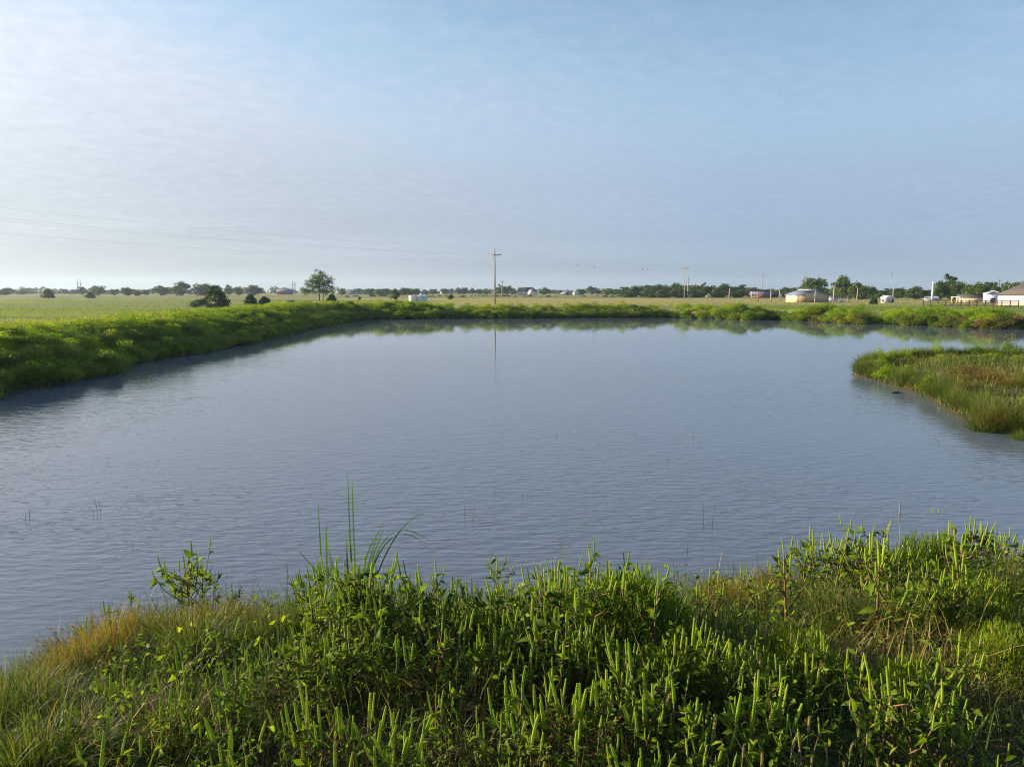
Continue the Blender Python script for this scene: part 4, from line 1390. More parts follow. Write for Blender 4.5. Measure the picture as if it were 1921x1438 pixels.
# meadow grass on the near part of the fields
def meadow(n, x0, x1, y0, y1, smin, w, hgt, test=None):
    P, s = scatter(n, x0, x1, y0, y1, smin, 1e9, test)
    tan_ = smooth(100, 125, P[:, 1]) * smooth(-75, -5, P[:, 0]) * .22 + .15 * np.exp(-((P[:, 1] - 72) / 18) ** 2) * smooth(-12, -24, P[:, 0])
    tone = .35 + tan_ + .30 * fbm(P[:, 0] * .45, P[:, 1], .14, 31) + .10 * rng.normal(size=len(P)) + .1 * fbm(P[:, 0], P[:, 1], .9, 32)
    dark = smooth(.75, .95, fbm(P[:, 0] * .35, P[:, 1], .25, 33) * .5 + .5) * .4
    V, F, T = blades(P, hgt * rng.uniform(.5, 1.3, len(P)), rng.uniform(0, 6.28, len(P)), np.abs(rng.normal(.25, .2, len(P))), w, np.clip(tone - dark - .5 * np.exp(-((P[:, 1] - 62 - 3 * np.sin(P[:, 0] * .2)) / 1.6) ** 2) * smooth(-34, -40, P[:, 0]), 0, 1), .2, 2)
    return V, F, T


M_MEADOW = leaf_mat("meadow_grass", [(0.0, (0.05, 0.10, 0.018)), (0.35, (0.11, 0.18, 0.03)), (0.62, (0.20, 0.225, 0.06)), (0.8, (0.32, 0.26, 0.11)), (1.0, (0.46, 0.37, 0.20))], 0.45)
mm = MB()
mm.add(*meadow(125000, -85, -15, 14, 92, 6.0, .03, .18))
mm.add(*meadow(70000, -130, 110, 86, 190, 5.0, .07, .17))
mm.add(*meadow(44000, 26, 110, 38, 120, 7.5, .05, .17))
tag(link("meadow_grass", mm.mesh("meadow_grass", M_MEADOW)), "tall green and tan meadow grass beyond the banks", kind="stuff")

# ------------------------------------------------------------------ foreground bank
def dry_mask(x, y):
    """patches where the near bank grass is dry, 0..1"""
    m_ = np.zeros_like(x)
    for px, py, r_ in ((905, 1330, .55), (1130, 1310, .45), (1740, 1200, .8), (1640, 1190, .5), (1860, 1260, .5), (620, 1400, .4), (1050, 1390, .5), (200, 1400, .45), (1420, 1120, .5)):
        cx_, cy_, _ = hit(px, py, .15)
        m_ = np.maximum(m_, np.exp(-(((x - cx_) ** 2 + (y - cy_) ** 2) / r_ ** 2)))
    return m_


def near_grass(n, hmin, hmax, w, seg, tone0, lean, name, label, mat_, smin=-.05, droop=.9, dens=None):
    P, s = scatter(int(n * 1.75), -9.5, 15, .7, 13.5, smin, 14, lambda x, yy, s: yy < 6.0 + 7.5 * smooth(-3, 6, x))
    if dens is not None:
        k = rng.random(len(P)) < dens(P[:, 0], P[:, 1])
        P, s = P[k], s[k]
    dm = dry_mask(P[:, 0], P[:, 1])
    tone = tone0 + .16 * rng.normal(size=len(P)) + .5 * dm * (rng.random(len(P)) < .75) + .08 * fbm(P[:, 0], P[:, 1], 2.2, 41)
    V, F, T = blades(P, rng.uniform(hmin, hmax, len(P)) * (1 + .35 * fbm(P[:, 0], P[:, 1], 1.7, 42)), rng.uniform(0, 6.28, len(P)), np.abs(rng.normal(lean, .3, len(P))), w * rng.uniform(.6, 1.4, len(P)),
                     np.clip(tone, 0, 1), rng.uniform(0, droop, len(P)), seg)
    return tag(link(name, MB().add(V, F, T).mesh(name, mat_)), label, kind="stuff")


near_grass(105000, .16, .44, .0065, 3, .30, .35, "bank_grass", "dense green grass of the near bank", M_FG)
near_grass(20000, .28, .62, .0075, 4, .36, .6, "long_bank_grass", "long drooping grass blades on the near bank", M_FG, droop=1.2)
near_grass(30000, .10, .30, .0045, 2, .5, .8, "straw", "dry straw between the weeds of the near bank", M_DRY, dens=lambda x, y: .10 + .9 * dry_mask(x, y))

# broad leaved undergrowth
P, s = scatter(105000, -9.5, 15, .7, 13.5, .55, 14)
dens = .35 + .65 * smooth(-.1, .5, fbm(P[:, 0], P[:, 1], 1.6, 51))
k = (rng.random(len(P)) < dens * (1 - .85 * dry_mask(P[:, 0], P[:, 1]))) & (P[:, 1] < 13)
P, s = P[k], s[k]
P[:, 2] += rng.random(len(P)) ** .8 * .42 * smooth(.4, 1.7, s) * (1 - .6 * smooth(-1.6, -2.6, P[:, 0]))
V, F, T = leaf_faces(P, rng.uniform(.022, .055, len(P)), rng.normal(size=(len(P), 3)) * .8 + np.array([-.3, 0, .5]), np.clip(.42 + .25 * rng.normal(size=len(P)), 0, 1), .5)
tag(link("undergrowth", MB().add(V, F, T).mesh("undergrowth", M_WEED)), "leafy green undergrowth between the weeds", kind="stuff")


# ---- parts of the spiky weeds
def spike_mesh(seed, rings=13):
    """unit length flower spike of many small knobs"""
    r = np.random.default_rng(seed)
    mb = MB()
    z = np.linspace(0, 1, rings * 2 + 1)
    rad = np.where(np.arange(len(z)) % 2 == 0, .042, .070) * (1 - .5 * z ** 2) * (1 - .3 * (1 - z) ** 4)
    rad[-1] = .012
    bend = r.normal(0, .11)
    P = np.stack([bend * z ** 2, r.normal(0, .02) * z ** 2, z], 1)
    mb.tube(P, rad, 6, np.repeat(np.clip(.45 + .25 * np.where(np.arange(len(z)) % 2 == 0, -1, 1) + .1 * r.normal(size=len(z)), 0, 1), 6))
    return mb.mesh("flower_spike", M_SPIKE)


def leaf_mesh(seed, aspect=.36):
    """unit length lanceolate leaf along +x, folded along the midrib and curved down"""
    r = np.random.default_rng(seed)
    t = np.array([0, .12, .35, .62, .85, 1.0])
    wd = np.array([.03, .5, 1.0, .72, .3, .0]) * aspect / 2
    z = .10 * np.sin(t * 2.2) - .28 * t ** 2
    mid_ = np.stack([t, np.zeros(6), z], 1)
    lf = np.stack([t, wd, z + wd * .45], 1)
    rt = np.stack([t, -wd, z + wd * .45], 1)
    V = np.concatenate([mid_, lf, rt])
    F = []
    for i in range(5):
        F += [(i, i + 1, 7 + i), (i, 7 + i, 6 + i), (i, 12 + i, 13 + i), (i, 13 + i, i + 1)]
    return MB().add(V, F, np.clip(.45 + .2 * r.normal(), 0, 1)).mesh("leaf", M_WEED)


SPIKES = [spike_mesh(900 + k) for k in range(4)]
LEAVES = [leaf_mesh(920 + k, a_) for k, a_ in enumerate((.36, .42, .5, .34))]


def orient(p, d, scale, roll=0.0, axis='Z'):
    q = Vector(d).to_track_quat(axis, 'Y' if axis == 'Z' else 'Z')
    M = Matrix.Translation(Vector(p)) @ q.to_matrix().to_4x4() @ Matrix.Rotation(roll, 4, axis)
    return M @ Matrix.Diagonal((*((scale,) * 3 if not hasattr(scale, "__len__") else scale), 1))


def make_ragweed(seed, n_sp, spread, sp_len, leafy):
    r = random.Random(seed)
    root = empty("ragweed_plant", (0, 0, 0))
    stem = MB()
    spikes, leaves = [], []
    tops = []
    H = 1.0
    lean = (r.uniform(-.05, .05), r.uniform(-.05, .05))
    main = [(lean[0] * t * t, lean[1] * t * t, t * (H - sp_len)) for t in (0, .35, .7, 1.0)]
    stem.tube(main, [.013, .011, .009, .006], 5, .5)
    tops.append((main[-1], (lean[0], lean[1], 1), sp_len * r.uniform(.8, 1.05)))
    az = r.uniform(0, 6.28)
    for k in range(n_sp - 1):
        t = .28 + .62 * k / max(1, n_sp - 2)
        az += 2.2 + r.uniform(-.5, .5)
        p0 = np.array([lean[0] * t * t, lean[1] * t * t, t * (H - sp_len)])
        ln = spread * (1.15 - .75 * t) * r.uniform(.75, 1.25)
        top = p0 + np.array([math.cos(az) * ln, math.sin(az) * ln, ln * r.uniform(.9, 1.8) + .05])
        top[2] = min(top[2], (H - sp_len) * 1.02)
        m1 = p0 + (top - p0) * .55 + np.array([math.cos(az), math.sin(az), -.3]) * ln * .14
        stem.tube([p0, m1, top], [.008, .006, .004], 4, r.uniform(.35, .75))
        tl = r.uniform(.02, .38)
        d = np.array([math.cos(az) * tl, math.sin(az) * tl, 1.0])
        tops.append((top, d, sp_len * r.uniform(.35, .95)))
        for f in (.3, .48, .66, .82, .96):
            q = p0 + (top - p0) * f
            leaves.append((q, az + r.uniform(-1.6, 1.6), r.uniform(-.5, 1.0), r.uniform(.075, .15)))
        if r.random() < .6:       # a side spikelet
            q = p0 + (top - p0) * .8
            tops.append((q, (math.cos(az + 1.3) * .35, math.sin(az + 1.3) * .35, 1), sp_len * r.uniform(.3, .55)))
    for k in range(leafy):
        t = .10 + .85 * k / leafy
        a_ = az + k * 2.4
        leaves.append(((lean[0] * t * t, lean[1] * t * t, t * (H - sp_len)), a_, r.uniform(-.5, .8), r.uniform(.12, .23) * (1.1 - .45 * t)))
    part("stem", stem, M_STEM, root)
    for (p_, d, s_) in tops:
        part("flower_spike", r.choice(SPIKES), None, root, mat4=orient(p_, d, (s_ * r.uniform(.85, 1.15), s_ * r.uniform(.85, 1.15), s_), r.uniform(0, 6.28)))
    for (p_, a_, el, s_) in leaves:
        part("leaf", r.choice(LEAVES), None, root, mat4=Matrix.Translation(Vector(p_)) @ Matrix.Rotation(a_, 4, 'Z') @ Matrix.Rotation(-el, 4, 'Y') @ Matrix.Rotation(r.uniform(-1.1, 1.1), 4, 'X') @ Matrix.Diagonal((s_, s_, s_, 1)))
    return root


PROTO = {"bushy": [make_ragweed(1, 9, .34, .24, 9), make_ragweed(2, 11, .38, .22, 8), make_ragweed(3, 8, .30, .26, 9)],
         "slim": [make_ragweed(4, 4, .2, .27, 10), make_ragweed(5, 5, .22, .25, 10), make_ragweed(6, 3, .16, .29, 9)],
         "tall": [make_ragweed(9, 5, .22, .19, 12)],
         "leafy": [make_ragweed(10, 5, .42, .2, 14), make_ragweed(12, 4, .38, .18, 16)],
         "short": [make_ragweed(7, 5, .3, .36, 7), make_ragweed(8, 6, .34, .34, 7)]}
used = set()
RW = {}


def ragweed(px, py, h, form, row):
    src = random.choice(PROTO[form])
    x, y, z = hit(px, py, h)
    if src.name not in used:
        used.add(src.name); o = src
    else:
        o = copy_tree(src)
    o.location = (x, y, z - .02)
    w = h * random.uniform(.85, 1.15)
    o.scale = (w, w, h)
    o.rotation_euler = (random.uniform(-.13, .13), random.uniform(-.13, .13), random.uniform(0, 6.28))
    o["category"] = "weed"
    RW.setdefault(row, []).append(o)


R1 = [(195, 1120, .42, 's'), (290, 1058, .48, 't'), (350, 1020, .72, 'b'), (375, 1050, .55, 'b'), (452, 1095, .38, 's'), (585, 1092, .55, 's'), (603, 1125, .45, 'b'), (637, 1090, .58, 's'), (672, 1045, .68, 'b'), (690, 1090, .5, 'b'), (722, 1060, .6, 's'), (762, 1060, .52, 's'),
      (805, 1042, .66, 'b'), (832, 1060, .58, 'b'), (850, 1082, .5, 's'), (880, 1125, .4, 's'), (938, 1072, .55, 's'), (958, 1085, .5, 'b'), (982, 1090, .45, 'b'), (1035, 1066, .6, 'b'), (1052, 1075, .5, 's'), (1078, 1085, .55, 'b'), (1115, 1008, .7, 't'), (1108, 1050, .6, 'b'), (1155, 1042, .6, 's'),
      (1172, 1052, .5, 's'), (1217, 1080, .48, 's'), (1232, 1090, .45, 's'), (1330, 1062, .42, 's'), (1310, 1085, .35, 's'), (1360, 1080, .36, 's'), (1405, 1053, .45, 's'), (1432, 1080, .35, 's'), (1487, 1025, .55, 's'), (1505, 1010, .55, 'b'), (1527, 986, .66, 'b'), (1548, 1000, .6, 'b'), (1570, 1000, .6, 'b'),
      (1587, 978, .68, 't'), (1600, 1010, .55, 'b'), (1620, 993, .62, 'b'), (1662, 1010, .55, 's'), (1684, 992, .58, 's'), (1700, 1015, .5, 'b'), (1760, 950, .66, 't'), (1768, 985, .55, 's'), (1805, 985, .6, 'b'), (1828, 962, .68, 'b'), (1848, 975, .6, 's'), (1862, 980, .58, 'b'), (1885, 1000, .5, 's'), (1915, 1000, .52, 'b')]
R2 = [(437, 1235, .45, 's'), (462, 1215, .45, 's'), (338, 1200, .5, 's'), (560, 1180, .45, 'b'), (600, 1188, .45, 'b'), (622, 1225, .4, 'h'), (655, 1165, .5, 'b'), (712, 1165, .5, 's'), (738, 1180, .5, 's'), (770, 1185, .5, 's'), (818, 1140, .55, 'b'), (845, 1165, .5, 's'), (905, 1160, .5, 's'), (922, 1195, .45, 'b'),
      (945, 1130, .5, 'b'), (975, 1195, .45, 's'), (1000, 1215, .4, 's'), (1050, 1160, .5, 'b'), (1085, 1185, .45, 's'), (1118, 1160, .5, 'b'), (1162, 1205, .45, 's'), (1180, 1190, .45, 's'), (1217, 1212, .4, 's'), (1262, 1160, .55, 's'), (1290, 1128, .62, 's'), (1300, 1160, .55, 'b'), (1318, 1170, .5, 'b'), (1346, 1205, .45, 's'),
      (1380, 1212, .45, 'h'), (1400, 1200, .45, 'b'), (1425, 1215, .4, 's'), (1445, 1205, .42, 's'), (1540, 1190, .42, 's'), (1566, 1178, .46, 's'), (1588, 1200, .42, 's'), (1608, 1228, .4, 's'), (1520, 1215, .42, 'h')]
R3 = [(562, 1298, .42, 'h'), (580, 1290, .46, 'h'), (605, 1318, .42, 'h'), (640, 1325, .42, 'h'), (675, 1302, .45, 'h'), (692, 1318, .44, 'h'), (735, 1345, .42, 'h'), (758, 1338, .44, 'h'), (828, 1302, .45, 's'), (802, 1402, .4, 's'), (900, 1330, .42, 's'), (962, 1270, .5, 's'), (975, 1233, .55, 's'), (1018, 1275, .45, 'h'), (1045, 1275, .46, 'h'),
      (1068, 1272, .46, 'h'), (1092, 1268, .46, 'h'), (1122, 1255, .46, 's'), (1142, 1248, .48, 'h'), (1200, 1210, .58, 'b'), (1225, 1262, .5, 'h'), (1215, 1288, .46, 'h'), (1240, 1300, .45, 'b'), (1298, 1278, .5, 's'), (1330, 1345, .42, 'h'), (1375, 1288, .48, 's'), (1402, 1298, .46, 'h'), (1418, 1258, .5, 's'), (1442, 1272, .48, 'h'), (1462, 1290, .45, 's'),
      (1698, 1240, .6, 'b'), (1732, 1262, .55, 'b'), (1775, 1300, .5, 'b'), (1800, 1300, .48, 'h'), (1250, 1378, .4, 's'), (1080, 1350, .42, 's'), (985, 1330, .44, 'h'), (955, 1398, .4, 's'), (1195, 1400, .4, 's'), (428, 1345, .4, 'h'), (445, 1390, .36, 's'), (1010, 1408, .38, 'h'), (1655, 1290, .46, 'h'), (1270, 1260, .52, 'b'), (620, 1395, .36, 'h'), (700, 1400, .36, 'h'), (540, 1385, .36, 's')]
FORM = {'t': "tall", 'b': "bushy", 's': "slim", 'h': "short"}
for row, lst in (("edge", R1), ("mid", R2), ("front", R3)):
    for px, py, h, f in lst:
        ragweed(px, py, h, FORM[f], row)
rx = random.Random(21)
for k in range(46):                    # more leafy plants between the listed ones
    row = rx.choice(("mid", "mid", "front"))
    px = rx.uniform(560, 1480) if rx.random() < .8 else rx.uniform(1480, 1900)
    py = rx.uniform(1150, 1240) if row == "mid" else rx.uniform(1250, 1420)
    ragweed(px, py, rx.uniform(.34, .48), rx.choice(("bushy", "short", "leafy", "leafy")), row)
for k in range(30):                    # ragged tall stems standing against the water
    px = rx.uniform(580, 1245) if k % 4 else rx.uniform(1470, 1900)
    ragweed(px, rx.uniform(1030, 1085) if px < 1300 else rx.uniform(965, 1010), rx.uniform(.5, .7), rx.choice(("tall", "slim", "tall", "bushy")), "edge")
for px, py, h, f in ((318, 1052, .55, "tall"), (335, 1040, .6, "bushy"), (392, 1062, .5, "tall"), (240, 1095, .45, "slim"), (430, 1088, .42, "slim"), (505, 1100, .42, "tall"), (545, 1098, .45, "slim"), (160, 1150, .4, "slim")):
    ragweed(px, py, h, f, "edge")
for k in range(16):
    px = rx.uniform(590, 1230) if k % 3 else rx.uniform(1480, 1900)
    ragweed(px, (1095 if px < 1300 else 1040) + rx.uniform(-12, 45), rx.uniform(.38, .55), "bushy", "edge")
for k in range(26):                    # leafy weeds among the grass of the left mound
    px, py = rx.uniform(150, 560), rx.uniform(1150, 1400)
    ragweed(px, py, rx.uniform(.28, .42), rx.choice(("leafy", "leafy", "short")), "mid" if py < 1270 else "front")
for lst in PROTO.values():            # a prototype that was never placed is not part of the scene
    for o in lst:
        if o.name not in used:
            for c in kids(o): bpy.data.objects.remove(c)
            bpy.data.objects.remove(o)
number_from_left(RW["edge"], "ragweed with pale green spikes against the water, {} from the left")
number_from_left(RW["mid"], "green spiked ragweed halfway down the near bank, {} from the left")
number_from_left(RW["front"], "large ragweed with fat green spikes in the lowest row, {} from the left")
for row, gname in (("edge", "ragweeds along the near shore"), ("mid", "ragweeds halfway down the near bank"), ("front", "ragweeds of the lowest row")):
    for o in RW[row]: o["group"] = gname


# ---- fine leaved broomweed mounds
def broom_meshes(seed):
    r = np.random.default_rng(seed)
    n = 5200
    az = r.uniform(0, 6.28, n); el = np.arcsin(r.uniform(.08, 1, n))
    d = np.stack([np.cos(az) * np.cos(el), np.sin(az) * np.cos(el), np.sin(el)], 1)
    lump = 1 + .14 * np.sin(d[:, 0] * 6 + seed) * np.cos(d[:, 1] * 7 - seed) + .07 * np.sin(d[:, 2] * 15 + d[:, 0] * 9)
    P = d * (r.uniform(.55, .97, n) * lump)[:, None] * np.array([1, 1, .92])
    up = d * .8 + np.array([0, 0, .7]) + r.normal(size=(n, 3)) * .25
    up /= np.linalg.norm(up, axis=1)[:, None]
    side = np.cross(up, r.normal(size=(n, 3))); side /= np.linalg.norm(side, axis=1)[:, None]
    ln, w = .085 * r.uniform(.5, 1.4, n)[:, None], .008
    V = np.stack([P - side * w, P + side * w, P + up * ln * .6 + side * w * 1.5, P + up * ln], 1).reshape(-1, 3)
    F = (np.arange(n)[:, None, None] * 4 + np.array([(0, 1, 2), (0, 2, 3)])[None]).reshape(-1, 3)
    T = np.repeat(np.clip(.5 + .22 * r.normal(size=n), 0, 1), 4)
    fol = MB().add(V, F, T)
    st = MB()
    for k in range(26):
        q = P[k * 80]
        st.tube([(0, 0, -.05), q * .5 + np.array([0, 0, .05]), q], [.012, .009, .005], 3, .2)
    k = r.choice(n, 260, replace=False)
    tips = P[k] + up[k] * ln[k]
    V, F, T = leaf_faces(tips, .032, d[k] + np.array([0, 0, .4]), r.random(260), .9)
    return fol.mesh("foliage", M_BROOM), st.mesh("stems", M_STEM), MB().add(V, F, T).mesh("buds", M_BLOOM)


BR = [broom_meshes(60 + k) for k in range(3)]
brs = []
for px, py, rad, hh in [(1190, 1068, .42, .50), (1240, 1100, .25, .34), (1715, 998, .30, .52), (1772, 995, .32, .50), (1745, 1095, .30, .34), (1520, 1185, .28, .34), (1480, 1165, .2, .3), (1850, 1078, .28, .36), (1890, 1165, .26, .34), (1835, 1155, .18, .24), (1700, 1240, .22, .26),
                       (205, 1372, .18, .20), (1260, 1200, .26, .34), (1440, 1230, .24, .26), (1340, 1080, .2, .22)]:
    x, y, z = hit(px, py, hh)
    o = empty("broomweed", (x, y, z - .03), random.uniform(0, 6.28), (rad * .85, rad * .85, hh * 1.1))
    for nm, me in zip(("foliage", "stems", "buds"), random.choice(BR)):
        c = tag(link(nm, me, o), kind="stuff")
    o["category"] = "weed"; o["group"] = "fine leaved broomweed mounds"
    brs.append(o)
number_from_left(brs, "feathery yellow green broomweed mound on the near bank, {} mound from the left")


# ---- grass tussocks
def tussock_mesh(seed, n, mat_, spread=.5, wid=.012, tone=.5, tv=.22):
    r = np.random.default_rng(seed)
    a_, q = r.uniform(0, 6.28, n), r.random(n) ** .6
    base = np.stack([np.cos(a_) * q * spread * .45, np.sin(a_) * q * spread * .45, np.zeros(n)], 1)
    V, F, T = blades(base, r.uniform(.55, 1.05, n), a_ + r.normal(0, 1.0, n), np.abs(q * spread * .8 + r.normal(0, .3, n)), wid * r.uniform(.6, 1.3, n), np.clip(tone + tv * r.normal(size=n), 0, 1), r.uniform(0, .9, n) * q, 4)
    return MB().add(V, F, T).mesh("grass_tussock", mat_)


TG = [tussock_mesh(70 + k, 800, M_FG, .75, .013, .44) for k in range(3)]
TR = [tussock_mesh(75 + k, 900, M_RUST, .8, .011, .55, .28) for k in range(3)]
TS = [tussock_mesh(80 + k, 700, M_FG, .55, .014, .48, .12) for k in range(2)]
tus = {"green": [], "rust": [], "pen": []}
for px, py, h, w, kind in [(150, 1178, .42, .55, "rust"), (205, 1150, .42, .6, "rust"), (120, 1215, .34, .5, "rust"), (260, 1140, .40, .5, "rust"), (310, 1118, .42, .5, "green"), (400, 1110, .42, .5, "rust"),
                          (1365, 1075, .36, .42, "rust"), (1395, 1070, .36, .42, "rust"), (1440, 1055, .36, .4, "rust"), (1470, 1062, .32, .38, "rust"), (1210, 1100, .3, .3, "rust"),
                          (30, 1235, .40, .42, "green"), (70, 1265, .32, .4, "green"), (-10, 1250, .4, .42, "green"), (450, 1120, .38, .42, "green"), (355, 1125, .42, .5, "green"), (525, 1120, .40, .38, "green"), (550, 1110, .42, .32, "green"), (575, 1125, .36, .3, "green"), (480, 1140, .34, .36, "green"),
                          (780, 1120, .36, .36, "green"), (870, 1095, .42, .3, "green"), (1000, 1110, .40, .26, "green"), (890, 1110, .36, .3, "green"), (1885, 1030, .42, .36, "green"), (1905, 1045, .38, .34, "green"), (985, 1125, .3, .3, "green"), (1640, 1020, .36, .36, "green"), (735, 1115, .36, .36, "green"),
                          (100, 1330, .34, .5, "green"), (40, 1350, .36, .55, "green"), (330, 1300, .32, .5, "green"), (1660, 1110, .3, .4, "green"), (1570, 1100, .32, .4, "green")]:
    x, y, z = hit(px, py, h)
    o = link("grass_tussock", random.choice(TR if kind == "rust" else TG), None, (x, y, z - .02))
    o.rotation_euler = (0, 0, random.uniform(0, 6.28)); o.scale = (w, w, h * random.uniform(1.0, 1.35))
    o["category"] = "grass clump"
    tus[kind].append(o)
number_from_left(tus["rust"], "orange brown grass tussock on the near shore, {} of its colour from the left")
number_from_left(tus["green"], "green grass tussock on the near shore, {} green one from the left")
for px, py, h, w in [(1880, 752, .55, .95), (1905, 760, .55, .9), (1850, 765, .5, .8), (1815, 735, .42, .7), (1770, 716, .42, .7), (1740, 700, .40, .7), (1715, 690, .40, .6), (1690, 684, .38, .6), (1660, 674, .38, .6), (1635, 665, .36, .7), (1607, 675, .36, .35), (1710, 644, .62, .5), (1765, 640, .64, .9),
                     (1790, 641, .62, .8), (1835, 640, .6, .7), (1650, 659, .55, .8), (1680, 653, .52, .8), (1740, 642, .6, .7), (1870, 645, .55, .8), (1910, 645, .55, .8), (1900, 700, .38, .8), (1860, 690, .34, .8), (1800, 695, .34, .8), (1720, 668, .30, .7), (1918, 795, .5, .6)]:
    x, y, z = hit(px, py, h, 9, 60)
    o = link("grass_tussock", random.choice(TG + TS + TS if px % 4 else TR), None, (x, y, z - .02))
    o.rotation_euler = (0, 0, random.uniform(0, 6.28)); o.scale = (w, w, h)
    o["category"] = "grass clump"
    tus["pen"].append(o)
for q in shore_points(9.5, 27, 12.5, 31.5, .42, .32, .14):
    if not in_view(q[0], q[1]) or pond_sd(q[:1], q[1:])[0] < .0: continue
    rear = q[1] > 26.5
    h, w = random.uniform(.5, .8) if rear else random.uniform(.45, .8), random.uniform(.45, .8)
    o = link("grass_tussock", random.choice(TG + TS), None, (q[0], q[1], g1(q[0], q[1]) - .04))
    o.rotation_euler = (0, 0, random.uniform(0, 6.28)); o.scale = (w, w, h)
    o["category"] = "grass clump"
    tus["pen"].append(o)
number_from_left(tus["pen"], "grass tussock on the right peninsula, {} from the tip rightwards")
for kk, gname in (("rust", "orange brown tussocks of the near shore"), ("green", "green tussocks of the near shore"), ("pen", "tussocks of the right peninsula")):
    for o in tus[kk]: o["group"] = gname

# ---- long cattail leaves, each a part
M_CAT = leaf_mat("cattail_leaves", [(0.0, (0.03, 0.085, 0.02)), (0.6, (0.06, 0.13, 0.03)), (1.0, (0.25, 0.26, 0.12))], 0.3, rough=.4)


def strap(pts_, w, tint):
    P = np.array(pts_, float)
    t = np.linspace(0, 1, len(P)); u_ = np.linspace(0, 1, 14)
    C_ = np.stack([np.interp(u_, t, P[:, i]) for i in range(3)], 1)
    for _ in range(3):
        C_[1:-1] = (C_[:-2] + 2 * C_[1:-1] + C_[2:]) / 4
    sd = np.array([.75, .66, 0.0])
    ww = w * np.minimum(1, (1 - u_) * 3.0) ** .7 * (.6 + .4 * np.minimum(1, u_ * 4))
    fold = np.array([-.3, .34, 0]) * .3
    Lf, Rt = C_ + sd * ww[:, None] / 2 + fold * ww[:, None], C_ - sd * ww[:, None] / 2 + fold * ww[:, None]
    V = np.concatenate([C_, Lf, Rt]); F = []
    for i in range(13):
        F += [(i, i + 1, 15 + i), (i, 15 + i, 14 + i), (i, 28 + i, 29 + i), (i, 29 + i, i + 1)]
    return MB().add(V, F, np.clip(tint + .5 * np.concatenate([u_] * 3) ** 6, 0, 1))


for px, lab, lv in [(615, "cattail with one tall upright leaf and a short bent leaf, left of two", [[(0, 0, 0), (0, 0, .5), (-.01, 0, .98)], [(.05, .02, 0), (-.02, 0, .36), (-.20, 0, .57)], [(.03, 0, 0), (.09, .02, .30), (.05, .02, .62)], [(.07, 0, 0), (.12, 0, .35), (.05, 0, .52)], [(.02, .03, 0), (.03, .05, .4), (.035, .05, .80)]]),
                    (672, "cattail with two tall upright leaves and arching leaves drooping right, right of two", [[(0, 0, 0), (-.015, 0, .6), (-.02, 0, 1.17)], [(.02, .02, 0), (.01, .02, .6), (.01, .02, 1.10)], [(.04, 0, 0), (.10, 0, .45), (.27, .03, .76)], [(.06, 0, 0), (.14, 0, .40), (.26, .04, .70)],
                     [(.08, 0, 0), (.24, .03, .45), (.40, .05, .70), (.60, .06, .82), (.90, .07, .79)], [(.05, 0, 0), (.16, .03, .42), (.33, .04, .64), (.47, .05, .60), (.58, .05, .52)], [(.07, .03, 0), (.17, .03, .5), (.34, .05, .67), (.50, .06, .62), (.60, .06, .55)], [(-.02, 0, 0), (-.04, 0, .35), (-.05, .02, .60)], [(.05, .02, 0), (.12, .05, .4), (.20, .08, .62)]])]:
    x, y = on_level(px, 1150, .1)
    o = tag(empty("cattail", (x, y - .15, g1(x, y - .15) + .02)), lab, "plant", "cattails at the near shore")
    for k, pts_ in enumerate(lv):
        part("leaf", strap(np.array(pts_) * 1.12, .014 if k < 2 else .017, .25 + .2 * random.random()), M_CAT, o)


# ---- smartweed with pinkish spikes, airy panicles, foxtails
M_PINK = leaf_mat("pink_spikes", [(0.0, (0.40, 0.28, 0.26)), (1.0, (0.60, 0.48, 0.44))], .35)
M_FOX = leaf_mat("foxtail_heads", [(0.0, (0.20, 0.20, 0.06)), (1.0, (0.36, 0.28, 0.12))], .45, obj_rand=.5)
M_AIRY = leaf_mat("airy_stalks", [(0.0, (0.10, 0.14, 0.04)), (1.0, (0.26, 0.21, 0.12))], .2, obj_rand=.6)


def fox_mesh():
    mb = MB()
    z = np.linspace(0, 1, 9)
    P = np.stack([.18 * z ** 2, 0 * z, z], 1)
    mb.tube(P, [.03, .07, .085, .085, .08, .075, .065, .05, .015], 6, .5)
    r = np.random.default_rng(4)
    n = 150
    t = r.random(n); a_ = r.uniform(0, 6.28, n)
    b = np.stack([.18 * t ** 2 + .07 * np.cos(a_), .07 * np.sin(a_), t], 1)
    V, F, T = blades(b, .13, a_, .6, .012, .8, 0, 2)
    return mb.add(V, F, T).mesh("seed_head", M_FOX)


FOX = fox_mesh()
fx = []
for px, py, h in [(1408, 1218, .42), (1424, 1228, .42), (1195, 1325, .4), (1240, 1298, .42), (1322, 1340, .4), (1478, 1380, .36), (1493, 1372, .38), (1514, 1352, .38), (1560, 1388, .36), (1594, 1382, .38), (1622, 1385, .36), (1586, 1425, .34), (1652, 1428, .34), (1715, 1424, .34), (1754, 1430, .34), (1424, 1428, .32), (1518, 1428, .32), (1390, 1400, .34)]:
    x, y, z = hit(px, py, h)
    a_ = random.uniform(-.9, .9)
    o = empty("foxtail_grass", (x, y, z), a_)
    ls = h * .82
    d = Vector((random.uniform(-.2, .3), random.uniform(-.1, .1), 1))
    tip = Vector((d.x * .25 * h, d.y * .2, ls))
    part("stalk", MB().tube([(0, 0, 0), (tip.x * .3, tip.y * .3, ls * .5), tuple(tip)], [.0028, .0024, .002], 4), M_AIRY, o)
    s_ = random.uniform(.05, .07)
    part("seed_head", FOX, None, o, mat4=orient(tip, d, s_, random.uniform(-.6, .6)))
    V, F, T = blades(np.zeros((4, 3)), h * rng.uniform(.5, .8, 4), rng.uniform(0, 6.28, 4), .5, .008, .4, .6, 4)
    part("leaf_tuft", MB().add(V, F, T), M_FG, o)
    o["category"] = "grass stalk"; o["group"] = "foxtail grasses with tan seed heads"
    fx.append(o)
